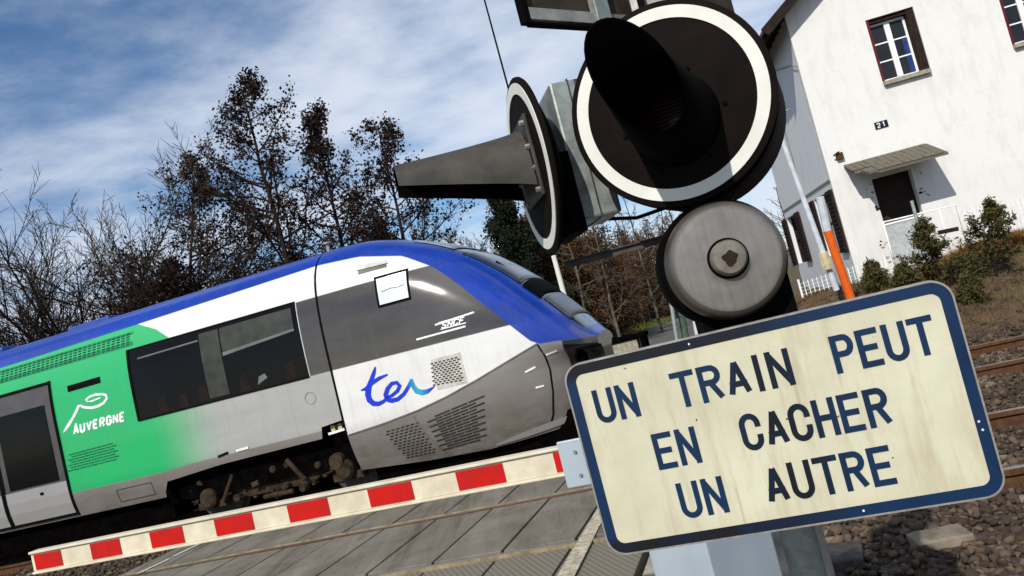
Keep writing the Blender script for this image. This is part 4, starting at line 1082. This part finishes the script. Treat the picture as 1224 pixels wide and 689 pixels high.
# door in its recess with canopy and step panel
dr = MB(); dr.box(.783, 1.557, .19, .25, .95, 2.797); dr = dr.build('door', MAT['doorwood'], house)
m_ = MB(); m_.box(.79,1.55,.165,.185,.96,1.80); m_.build('door_lower_panel', MAT['skirtcloth'], dr)
m_ = MB(); m_.box(.783,1.557,.15,.188,1.80,1.84); m_.build('door_rail', MAT['winwhite'], dr)
can = MB(); can.prism([(0,0),(.9,-.36),(.9,-.40),(0,-.06)], .30, 1.95, Matrix.Rotation(R(-90), 4, 'Z'))
can = MB()
pr0 = [(.34,0,3.22),(1.98,0,3.22),(1.98,-.95,2.86),(.70,-.95,2.86),(.62,-.86,2.90),(.52,-.88,2.885),(.46,-.62,2.985),(.34,-.60,2.99)]
n = len(pr0); can.add(pr0 + [(x,y,z-.05) for x,y,z in pr0], [tuple(range(n)), tuple(reversed(range(n,2*n)))] + [(i,(i+1)%n,(i+1)%n+n,i+n) for i in range(n)])
can = can.build('canopy', MAT['canopy'], house)
tme = None
for r_ in range(5):                         # courses of small tiles on the canopy
    for k in range(13):
        x = .37 + k*.124; y = -.04 - r_*.185; 
        if y < -.56 and x < .62: continue
        if tme is None:
            m_ = MB(); m_.box(-.058,.058,-.19,0,0,.016); o = m_.build('tile', MAT['canopy'], can); tme = o.data
        else: o = bpy.data.objects.new('tile', tme); COL.objects.link(o); o.parent = can
        o.location = (x + random.uniform(-.006,.006), y, 3.222 + y*.379 + .004); o.rotation_euler = (R(20.8), 0, random.uniform(-.04,.04))

m_ = MB(); m_.box(1.12,1.38,-.012,-.001,3.76,3.91); plq = m_.build('number_plate', MAT['plaque'], house)
m_ = MB()
for ch, x0_ in (('2', 1.165), ('1', 1.27)):
    for k, st_ in enumerate(GL[ch]): m_.ribbon([(x0_+a*.055, 3.79+b*.09) for a, b in st_], .02, -.0155-k*.001, -.0125)
m_.build('digits', MAT['lwhite'], plq)
for k in range(34):
    xx = random.choice((random.uniform(.60,.765), random.uniform(1.60,1.78))); z_ = random.uniform(.9, 2.75); q = random.uniform(.012,.045)
    m_ = MB(); m_.prism([(xx+q*math.cos(a)*random.uniform(.5,1.3), z_+.8*q*math.sin(a)*random.uniform(.5,1.3)) for a in np.linspace(0, 5.4, 7)], -.004, -.001); m_.build('chipped_render', MAT['sill'] if k % 3 else MAT['doorwood'], house)
m_ = MB(); m_.box(.22,.36,-.09,-.001,3.36,3.50); m_.tube([(.30,-.05,3.52),(.24,-.14,3.50),(.16,-.10,3.46)], .018, 6); m_.build('junction_box', MAT['rust'], house, bevel=.01)
# side windows with brown shutters standing open
for y0, y1, z0, z1 in ((.55,1.95,1.47,2.82), (4.55,5.9,1.47,2.78)):
    m_ = MB(); m_.box(.15,.20,y0+.003,y1-.003,z0+.003,z1-.003); w_o = m_.build('side_window', MAT['pane'], house)
    yc = (y0+y1)/2; m_ = MB()
    for a in (y0+.01, yc-.03, y1-.07): m_.box(.10,.149,a,a+.06,z0+.01,z1-.01)
    for z in (z0+.01, (z0+z1)/2, z1-.07): m_.box(.105,.147,y0+.07,y1-.07,z,z+.05)
    m_.build('side_window_frame', MAT['shutter'], w_o)
    for a, b in ((y0-.62, y0-.02), (y1+.02, y1+.62)):
        m_ = MB(); m_.box(-.06,-.015,max(a,.03),b,z0,z1)
        for z in np.arange(z0+.08, z1-.08, .09): m_.box(-.075,-.061,max(a,.03)+.06,b-.06,z,z+.05)
        m_.build('side_shutter', MAT['shutter'], w_o)
# roof with overhanging eave, rafters and verge
rf = MB(); pitch = math.atan2(3.2, HX/2)
for sg, xa in ((1, -.55), (-1, HX+.55)):
    za = EZ - .55*math.tan(pitch) + .02; xb, zb_ = HX/2, EZ + 3.2 + .10
    vs = [(xa,-.4,za+.08),(xb,-.4,zb_+.0),(xb,6.5,zb_+.0),(xa,6.5,za+.08)]
    rf.add(vs + [(x,y,z+.08) for x,y,z in vs], [(0,1,2,3),(7,6,5,4),(0,4,5,1),(1,5,6,2),(2,6,7,3),(3,7,4,0)])
rf = rf.build('roof', MAT['tiles'], house)
for y in np.arange(.1, 6.3, .45):
    m_ = MB(); bar3(m_, Vector((-.52,y,EZ-.52*math.tan(pitch)+.01)), Vector((.4,y,EZ+.4*math.tan(pitch)+.01)), .08, .12); m_.build('rafter', MAT['eave'], rf)
m_ = MB(); bar3(m_, Vector((-.56,-.42,EZ-.56*math.tan(pitch)+.05)), Vector((HX/2,-.42,EZ+3.2+.06)), .03, .20); bar3(m_, Vector((HX/2,-.43,EZ+3.2+.06)), Vector((HX+.56,-.43,EZ-.56*math.tan(pitch)+.05)), .03, .20); m_.build('bargeboard', MAT['eave'], rf)
m_ = MB(); m_.box(2.6,3.2,2.5,3.1,8.4,10.6); m_.build('chimney', MAT['tiles'], house)
# pipes and cables on the side wall
m_ = MB(); m_.tube([(-.03,2.9,6.2),(-.03,2.9,3.05)], .012, 6); m_.tube([(-.03,2.9,6.2),(-.03,.6,5.7),(-.03,.02,5.5)], .008, 6); m_.build('wall_cable', MAT['steel'], house)

def hp_(x, y, z): return house.matrix_basis @ Vector((x, y, z))
bpy.context.view_layer.update()
# handrail in front of the door
rl = empty('handrail', hp_(1.1,-1.2,.75), -HA); tag(rl, 'white tubular handrail on the bank in front of the door', 'railing')
m_ = MB()
m_.tube([(-.67,0,1.10),(.66,0,1.08),(.66,0,.2)], .018, 6); m_.tube([(-.67,0,1.10),(-.67,0,.1)], .018, 6); m_.tube([(.35,0,1.07),(.35,0,.1)], .014, 6); m_.build('rail_tube', MAT['wire'], rl, smooth=True)
m_ = MB(); m_.tube([(-.12,-.15,1.36),(-.12,-.15,.0)], .032, 8); m_.build('stake', MAT['galv'], rl)
m_ = MB(); m_.box(.18,.55,-.03,-.02,.62,.70, Matrix.Rotation(.05,4,'Y')); m_.build('crossbar', MAT['shutter'], rl)
# wire mesh fence along the front
def wire_fence(p0, p1, h, label, dx=.085, sag=0):
    d = (p1-p0); L = d.length; yaw = math.atan2(d.y, d.x); fn = empty('wire_fence', p0, yaw)
    tag(fn, label, 'fence'); m_ = MB(); dz = p1.z - p0.z
    x = 0
    while x <= L:
        z = dz*x/L; m_.tube([(x,0,z+.02),(x,0,z+h)], .008, 3, False); x += dx
    for k in range(7): zz2 = h*(k+.4)/7; m_.tube([(0,0,zz2),(L,0,zz2+dz)], .0045, 3, False)
    tag(m_.build('wire_mesh', MAT['wire'], fn), kind='stuff')
    for i in range(int(L/1.6)+1):
        x = i*1.6; z = dz*x/L; m_ = MB(); m_.tube([(x,0,z-.15),(x,0,z+h+.06)], .022, 8); m_.build('fence_post', MAT['wire'], fn)
wire_fence(hp_(1.85,-1.25,1.0), hp_(8.6,-1.25,1.05), .68, 'white wire mesh fence right of the handrail in front of the house')
wire_fence(hp_(-1.3,-.9,.62), hp_(.35,-1.25,.72), .50, 'low wire fence left of the door at the house corner')
wire_fence(hp_(-1.5,1.2,.60), hp_(-1.3,6.0,.60), .55, 'pale wire fence running back along the side wall')

# ------------------------------------------------------------ poles and posts
def pole(name, pts, rad, mat, label, cat, extra=None):
    base = Vector(pts[0]); e = empty(name, base); tag(e, label, cat)
    m_ = MB(); m_.tube([Vector(p)-base for p in pts], rad, 10); m_.build('pole_shaft', mat, e, smooth='auto'); return e, base
b0, b1 = at_y(1000,347,13.2), at_y(924,138,13.0)
e, bs = pole('leaning_pole', [b0, b1], [.05,.038], MAT['polewhite'], 'tall thin white pole leaning beside the grey side wall', 'pole')
m_ = MB(); m_.tube([at_y(990,322,13.15)-bs, at_y(984,302,13.13)-bs], .085, 8); m_.build('base_sleeve', MAT['yellow'], e)
m_ = MB(); m_.tube([at_y(921,142,13.02)-bs, at_y(944,131,13.02)-bs], .018, 6); m_.build('cross_stay', MAT['steel'], e)
b0, bm2, b1 = at_y(1021,368,12.8), at_y(989,276,12.6), at_y(980,236,12.5)
e, bs = pole('orange_post', [b0, bm2], .068, MAT['orange'], 'bright orange post with white top leaning before the side window', 'post')
m_ = MB(); m_.tube([bm2-bs+Vector((0,0,.001)), b1-bs], .064, 10); m_.build('white_top', MAT['polewhite'], e)
b0, b1 = at_y(683,385,16), at_y(578,-4,16)
pts = [b0, b0.lerp(b1,.2), b0.lerp(b1,.75), b1+ (b1-b0)*.2]
wp_, wb_ = pole('whip_pole', pts[:2], [.055,.05], MAT['ring'], 'very tall slender pole rising behind the side lamp into the sky', 'pole')
m_ = MB(); m_.tube([pts[1]-wb_, pts[1].lerp(pts[2],.25)-wb_, pts[3]-wb_], [.05,.022,.016], 8); m_.build('dark_tip', MAT['black'], wp_, smooth=True)
m_ = None
for i, (px, py0, py1, w, mt, lb) in enumerate(((803,343,408,.05,'galv','slim grey post beside the road, left of the green post'), (816,362,404,.085,'greenpost','short green post below the bell at the roadside'), (831,352,400,.10,'polewhite','pale grey marker post just right of the green post'))):
    b0 = at_y(px+ (py1-py0)*.1, py1+8, 19+i*.3); b1 = at_y(px-4, py0, 19+i*.3); b0.z = min(b0.z, .0)
    e, bs = pole('roadside_post', [b0, b1], w, MAT[mt], lb, 'post')
    if i == 1:
        m_ = MB(); m_.box(-.12,.12,-.08,.08,b1.z-b0.z-.35,b1.z-b0.z+.02); m_.build('post_head', MAT['greenpost'], e, bevel=.02)
b0 = at_y(752, 412, 17.5)
kb = empty('relay_box', (b0.x, b0.y, b0.z-.2), -TH); tag(kb, 'small pale concrete box with dark lid beside the track beyond the train nose', 'box')
m_ = MB(); m_.box(-.34,.22,-.2,.2,-.2,.30); m_.build('box_body', MAT['sill'], kb, bevel=.02)
m_ = MB(); m_.box(-.42,.44,-.26,.26,.305,.40); m_.box(.28,.41,-.2,.2,-.2,.30); m_.build('box_lid', MAT['under'], kb, bevel=.02)

# ------------------------------------------------------------ trees
class Tree:
    def __init__(s, seed): s.r = random.Random(seed); s.seg = []; s.tip = []
    def grow(s, p, d, L, r, lvl, cfg):
        n = cfg['n'][lvl]; step = L/n; maxl = len(cfg['n'])-1; rr = s.r; r1 = r*cfg['taper'][lvl]
        kids_ = cfg['kids'][lvl] if lvl < maxl else 0
        nodes = []
        for i in range(n):
            wob = cfg['wob'][lvl]; d = (d + Vector((rr.gauss(0,wob), rr.gauss(0,wob), rr.gauss(0,wob) + cfg['up'][lvl]))).normalized()
            q = p + d*step; ra, rb = r + (r1-r)*i/n, r + (r1-r)*(i+1)/n
            s.seg.append((p, q, ra, rb, lvl)); p0 = p; p = q; nodes.append((p0, q, d, ra))
            if lvl >= maxl-1: s.tip.append(q)
        for k in range(kids_):
            t = cfg['start'][lvl] + (1-cfg['start'][lvl])*(k + rr.random())/kids_; t = min(.999, t); i = int(t*n); f = t*n - i
            a, b, dd, ra = nodes[i]; q = a.lerp(b, f)
            ang = R(rr.uniform(*cfg['ang'][lvl])); az = rr.uniform(0, 2*math.pi)
            x = dd.orthogonal().normalized(); x = Matrix.Rotation(az, 3, dd) @ x
            nd = (dd*math.cos(ang) + x*math.sin(ang)).normalized()
            sh = cfg['shape'](t) if lvl == 0 else (1 - .55*t)
            cl = L*cfg['len'][lvl]*sh*rr.uniform(.7, 1.2)
            if lvl == 0: cl = cfg['spread']*sh*rr.uniform(.7,1.15)
            s.grow(q, nd, cl, max(cfg['rmin'], min(ra*.6, r*cfg['rk'][lvl])), lvl+1, cfg)
def seg_mesh(name, segs, mat, parent, base):
    P0 = np.array([s[0] for s in segs]) - base; P1 = np.array([s[1] for s in segs]) - base; ra = np.array([s[2] for s in segs]); rb = np.array([s[3] for s in segs])
    d = P1-P0; d /= np.linalg.norm(d, axis=1)[:, None] + 1e-9; ref = np.where(np.abs(d[:, 2:3]) < .9, [[0,0,1.]], [[1.,0,0]])
    a = np.cross(d, ref); a /= np.linalg.norm(a, axis=1)[:, None]; b = np.cross(d, a); K = 4; V = []
    for P, r in ((P0, ra), (P1, rb)):
        for k in range(K):
            t = 2*math.pi*k/K; V.append(P + (a*math.cos(t) + b*math.sin(t))*r[:, None])
    V = np.stack(V, 1); n = len(segs); F = []
    for k in range(K): F.append([k, (k+1) % K, (k+1) % K + K, k+K])
    F = (np.array(F)[None] + (np.arange(n)*2*K)[:, None, None]).reshape(-1, 4)
    return np_mesh(name, V.reshape(-1, 3), F, mat, parent, smooth=True)
def leaf_mesh(name, pts, size, mat, parent, base, jit=.1, aspect=.7):
    P = np.asarray(pts) - base + rng.normal(size=(len(pts), 3))*jit; n = len(P)
    a = rng.normal(size=(n,3)); a /= np.linalg.norm(a, axis=1)[:, None]; b = rng.normal(size=(n,3)); b -= a*(a*b).sum(1)[:, None]; b /= np.linalg.norm(b, axis=1)[:, None]
    sz = size*rng.uniform(.5, 1.4, n)[:, None]; a = a*sz; b = b*sz*aspect; c = np.cross(a, b)/ (sz+1e-9) * .35
    V = np.stack([P-a, P-b+c, P+a, P+b+c], 1).reshape(-1, 3); F = np.arange(4*n).reshape(-1, 4)
    return np_mesh(name, V, F, mat, parent)
ALD = dict(n=[16,8,5,3], taper=[.15,.25,.3,.5], wob=[.035,.10,.16,.22], up=[.03,.05,.03,.02], kids=[46,9,6], start=[.10,.12,.10], ang=[(45,80),(30,65),(30,70)], len=[0,.42,.42], rk=[.32,.45,.5], rmin=.006, spread=2.6, shape=lambda t: 1.2*(1-t)**.8 + .10)
VAS = dict(n=[8,10,7,4], taper=[.6,.2,.25,.4], wob=[.04,.05,.08,.12], up=[.02,.022,.03,.03], kids=[26,17,12], start=[.10,.15,.12], ang=[(20,62),(20,48),(20,50)], len=[0,.45,.42], rk=[.55,.4,.45], rmin=.007, spread=6.2, shape=lambda t: .75+.35*t)
def tree(name, x, y, h, cfg, seed, label, group, bark, leaf=None, lsize=.06, lmul=2, r=None, lean=(0,0), lj=.1, **kw):
    c = dict(cfg); c.update(kw); t = Tree(seed); z0 = float(terrain(np.array(Vector((x,y,0)).dot(S_)), np.array(Vector((x,y,0)).dot(N_))))-.05
    base = Vector((x, y, z0)); t.grow(base, Vector((lean[0], lean[1], 1)).normalized(), h*(1 if cfg is not VAS else .35), r or h*.012, 0, c)
    e = empty(name, base); tag(e, label, 'tree', group); b = np.array(base)
    tr = [s for s in t.seg if s[4] <= 0]; br = [s for s in t.seg if s[4] > 0]
    seg_mesh('trunk', tr, bark, e, b); seg_mesh('branches', br, bark, e, b)
    if leaf:
        tips = np.array(t.tip); tips = np.repeat(tips, lmul, 0); leaf_mesh('crown', tips, lsize, leaf, e, b, lj)
    return e
G1 = 'trees in a row behind the train'
def gx(px, py, Y): return at_y(px, py, Y).x
tree('alder_tree', -6.75, 26, 12.3, ALD, 11, 'tallest dark alder with brown cones, centre of the row behind the train', G1, MAT['bark'], MAT['cone'], .055, 1, spread=4.5, lj=.12)
tree('alder_tree', -10.7, 26.5, 10.3, ALD, 12, 'rounded dark alder left of the tallest one', G1, MAT['bark'], MAT['cone'], .055, 1, lean=(.02,0), spread=4.8, lj=.12)
tree('alder_tree', -5.0, 27, 11.0, ALD, 13, 'dark alder close on the right of the tallest one', G1, MAT['bark'], MAT['cone'], .055, 1, spread=4.0, lj=.12)
tree('alder_tree', -3.1, 26, 9.4, ALD, 14, 'slim rightmost alder above the train cab roof', G1, MAT['bark'], MAT['cone'], .055, 1, spread=3.8, lj=.12, kids=[38,8,5])
tree('bare_tree', -14.4, 26, 10.8, VAS, 21, 'bare grey brown tree with fanning branches at the left edge', G1, MAT['bark'], spread=7.0, rmin=.010)
tree('bare_tree', -17.6, 28, 10.6, VAS, 22, 'bare branching tree cut by the left edge of the picture', G1, MAT['bark'], spread=6.6, rmin=.010)
tree('bare_tree', -12.2, 29, 10.6, VAS, 23, 'thin bare tree between the fanning tree and the alders', G1, MAT['barkg'], spread=6.2, rmin=.012)
tree('bush_tree', -11.0, 25, 6.2, ALD, 24, 'low reddish brown tree filling the gap above the green coach', G1, MAT['bark'], MAT['cone'], .050, 1, spread=3.2)
tree('bush_tree', -7.6, 28, 6.2, ALD, 25, 'low dense alder behind the foot of the tallest one', G1, MAT['bark'], MAT['cone'], .050, 1, spread=2.6)
tree('bush_tree', -4.3, 29, 6.6, ALD, 26, 'low dense alder between the two right hand alders', G1, MAT['bark'], MAT['cone'], .050, 1, spread=2.4)
for i, (x, h) in enumerate(((-2.6,7.4),(-1.1,7.6),(.2,7.2))):
    tree('bare_tree', x, 33, h, VAS, 30+i, ('pale bare tree above the cab, leftmost of three', 'pale bare tree above the cab, middle of three', 'pale bare tree above the cab, rightmost of three')[i], 'pale bare trees beyond the cab', MAT['barkg'], spread=4.2, rmin=.009)
tree('ivy_tree', .45, 27, 6.3, ALD, 41, 'dark ivy covered tree just left of the side lamp', 'trees beyond the nose', MAT['bark'], MAT['conif'], .045, 6, spread=1.3, lj=.14)
tree('ivy_tree', 1.4, 29, 6.0, ALD, 42, 'brown leafy tree behind the edge of the side lamp', 'trees beyond the nose', MAT['bark'], MAT['brownleaf'], .045, 3, spread=1.5)
for i, (px, py, Y, h, lb) in enumerate(((742,405,27,6.2,'white birch trunk standing right of the train nose'), (700,385,28,6.0,'white birch trunk behind the bracket arm'), (790,392,31,6.0,'thin pale birch left of the bell'), (655,330,29,5.6,'thin birch beyond the windscreen'))):
    tree('birch_tree', gx(px,py,Y), Y, h, ALD, 50+i, lb, 'birches in the thicket', MAT['birch'], None, spread=1.5, r=.07, rmin=.007, kids=[22,8,5])
# the brown thicket beyond the nose reads as one mass
segs = []; tips = []
for k in range(190):
    Y = random.uniform(29, 37); u_ = random.uniform(0, 1); x = (.02 + .100*u_)*Y; h = random.uniform(3.6, 5.9)*(1 - .22*u_)
    if x/Y > .175: h *= .8
    t = Tree(200+k); c = dict(ALD); c.update(n=[8,5,3], taper=[.3,.3,.4], kids=[20,7], spread=1.25, wob=[.05,.14,.2], rmin=.007, start=[.08,.1])
    c['n'] = [8,5,3]; t.grow(Vector((x, Y, 0)), Vector((random.gauss(0,.06), 0, 1)).normalized(), h, random.choice((.04,.05,.08)), 0, c); segs += t.seg; tips += t.tip
for k in range(90):
    Y = random.uniform(47, 57); x = random.uniform(.10, .30)*Y; h = random.uniform(4.2, 6.6)
    t = Tree(600+k); c = dict(ALD); c.update(n=[8,5,3], taper=[.3,.3,.4], kids=[20,7], spread=1.7, wob=[.05,.14,.2], rmin=.010, start=[.06,.1])
    t.grow(Vector((x, Y, 0)), Vector((random.gauss(0,.06), 0, 1)).normalized(), h, random.choice((.05,.07,.11)), 0, c); segs += t.seg; tips += t.tip
th = seg_mesh('thicket', segs, MAT['barkg'], None, np.zeros(3)); tag(th, 'brown leafless thicket of saplings beyond the train nose', 'thicket', kind='stuff')
sel = rng.random(len(tips)) < .95; tl = leaf_mesh('thicket_leaves', np.repeat(np.array(tips)[sel], 3, 0), .042, MAT['brownleaf'], th, np.zeros(3), .16)
tl['kind'] = 'stuff'
P = []
for k in range(34000):                      # bramble mass low in the wood and a further belt of trees
    Y = random.uniform(31, 52); x = random.uniform(-.75, .30)*Y
    if x/Y > .105 and Y < 46: continue
    if x/Y > .02 and random.random() < .55: continue
    P.append((x, Y, abs(random.gauss(0, 1))*1.3))
bl = leaf_mesh('undergrowth', np.array(P), .075, MAT['brownleaf'], None, np.zeros(3), .3); tag(bl, kind='stuff')
segs = []
for k in range(170):
    Y = random.uniform(48, 75); x = random.uniform(-.85, .6)*Y; t = Tree(900+k); c = dict(ALD); c.update(n=[6,5,3], taper=[.3,.3,.4], kids=[18,7], spread=2.6, wob=[.05,.14,.2], rmin=.016, start=[.1,.1])
    t.grow(Vector((x, Y, 1)), Vector((random.gauss(0,.06), 0, 1)).normalized(), random.uniform(5, 8.5), .09, 0, c); segs += t.seg
fa = seg_mesh('far_wood', segs, MAT['barkg'], None, np.zeros(3)); tag(fa, kind='stuff')

# ------------------------------------------------------------ shrubs and grass on the bank
def shrub(px, py, Y, h, seed, label, n=1500):
    p = at_y(px, py, Y); s_, n_ = Vector((p.x, p.y, 0)).dot(S_), Vector((p.x, p.y, 0)).dot(N_); z0 = float(terrain(np.array(s_), np.array(n_)))-.03
    t = Tree(seed); c = dict(ALD); c.update(n=[8,5,3], taper=[.2,.3,.4], kids=[26,8], spread=h*.55, wob=[.05,.10,.15], rmin=.004, start=[.04,.1], shape=lambda t: 1.15-t*1.0, ang=[(60,85),(30,50)], len=[0,.4], rk=[.3,.4])
    base = Vector((p.x, p.y, z0)); t.grow(base, Vector((.05,0,1)), h, .03, 0, c); e = empty('fir_shrub', base); tag(e, label, 'shrub', 'small firs on the bank'); b = np.array(base)
    seg_mesh('stem', t.seg, MAT['bark'], e, b); leaf_mesh('foliage', np.repeat(np.array(t.tip), 7, 0), .032, MAT['shrubleaf'], e, b, .035, .35)
shrub(1122, 330, 13.6, 1.15, 61, 'small olive green fir left of two on the bank below the door')
shrub(1190, 325, 13.2, 1.25, 62, 'small dark fir on the bank at the right edge')
shrub(1050, 345, 14.2, .55, 63, 'tiny shrub on the bank beneath the door canopy')
shrub(1160, 345, 12.7, .45, 64, 'low tuft of needles between the two firs')
shrub(1085, 340, 13.4, .60, 65, 'low dry shrub left of the olive fir')
def grass(name, s0, s1, n0, n1, cnt, hgt, mat, w=.006):
    s = rng.uniform(s0, s1, cnt); n = rng.uniform(n0, n1, cnt); z = terrain(s, n) - .01
    P = np.stack([s*S_.x+n*N_.x, s*S_.y+n*N_.y, z], 1); a = rng.uniform(0, 2*np.pi, cnt); d = np.stack([np.cos(a), np.sin(a), 0*a], 1)*w
    hh = hgt*rng.uniform(.4, 1.3, cnt); ln = rng.normal(size=(cnt, 3))*.45*hh[:, None]; ln[:, 2] = hh
    V = np.stack([P-d, P+d, P+ln], 1).reshape(-1, 3); return tag(np_mesh(name, V, np.arange(3*cnt).reshape(-1, 3), mat), kind='stuff')
grass('dry_grass', -.5, 9, 12.3, 17.8, 80000, .06, MAT['drygrass'])
grass('roadside_grass', -9, -4.9, 26, 50, 40000, .14, M_('verge_green_near', (.085,.10,.025), .95, 0, .5, 1.5, world=True), .02)
grass('green_verge', -11, -5.9, 13, 30, 40000, .16, M_('verge_green', (.12,.15,.028), .95, 0, .4, 1.5, world=True), .015)
grass('bank_tussocks', 1.5, 9, 13.4, 17.4, 5000, .16, MAT['drygrass'], .008)
P = np.stack([rng.uniform(0, 8, 1600), rng.uniform(12.6, 17.4, 1600)], 1); zg = terrain(P[:,0], P[:,1])
PW = np.stack([P[:,0]*S_.x + P[:,1]*N_.x, P[:,0]*S_.y + P[:,1]*N_.y, zg], 1)
tag(stones('bank_stones', PW, rng.uniform(.02, .07, len(PW)), MAT['stone']), kind='stuff')

och = M_('ochre_grass', (.34,.17,.045), .95, 0, .45, 3, world=True, col2=(.14,.07,.02))
def mound(px, py, Y, rx, h, cnt, label):
    p = at_y(px, py, Y); s_, n_ = Vector((p.x,p.y,0)).dot(S_), Vector((p.x,p.y,0)).dot(N_); z0 = float(terrain(np.array(s_), np.array(n_)))
    a = rng.uniform(0, 2*np.pi, cnt); r_ = np.sqrt(rng.random(cnt)); P = np.stack([p.x + rx*r_*np.cos(a), p.y + rx*.6*r_*np.sin(a), z0 - .03 + h*.5*(1-r_**2)], 1)
    d = np.stack([np.cos(a*3), np.sin(a*3), 0*a], 1)*.010; hh = h*.5*rng.uniform(.4, 1.2, cnt); ln = rng.normal(size=(cnt,3))*.6*hh[:,None]; ln[:,2] = hh*.8
    V = np.stack([P-d, P+d, P+ln], 1).reshape(-1, 3); tag(np_mesh('ochre_tussocks', V, np.arange(3*cnt).reshape(-1, 3), och), kind='stuff')
mound(1205, 300, 14.8, 1.3, .42, 9000, '')
mound(1105, 322, 14.4, .8, .28, 3500, '')
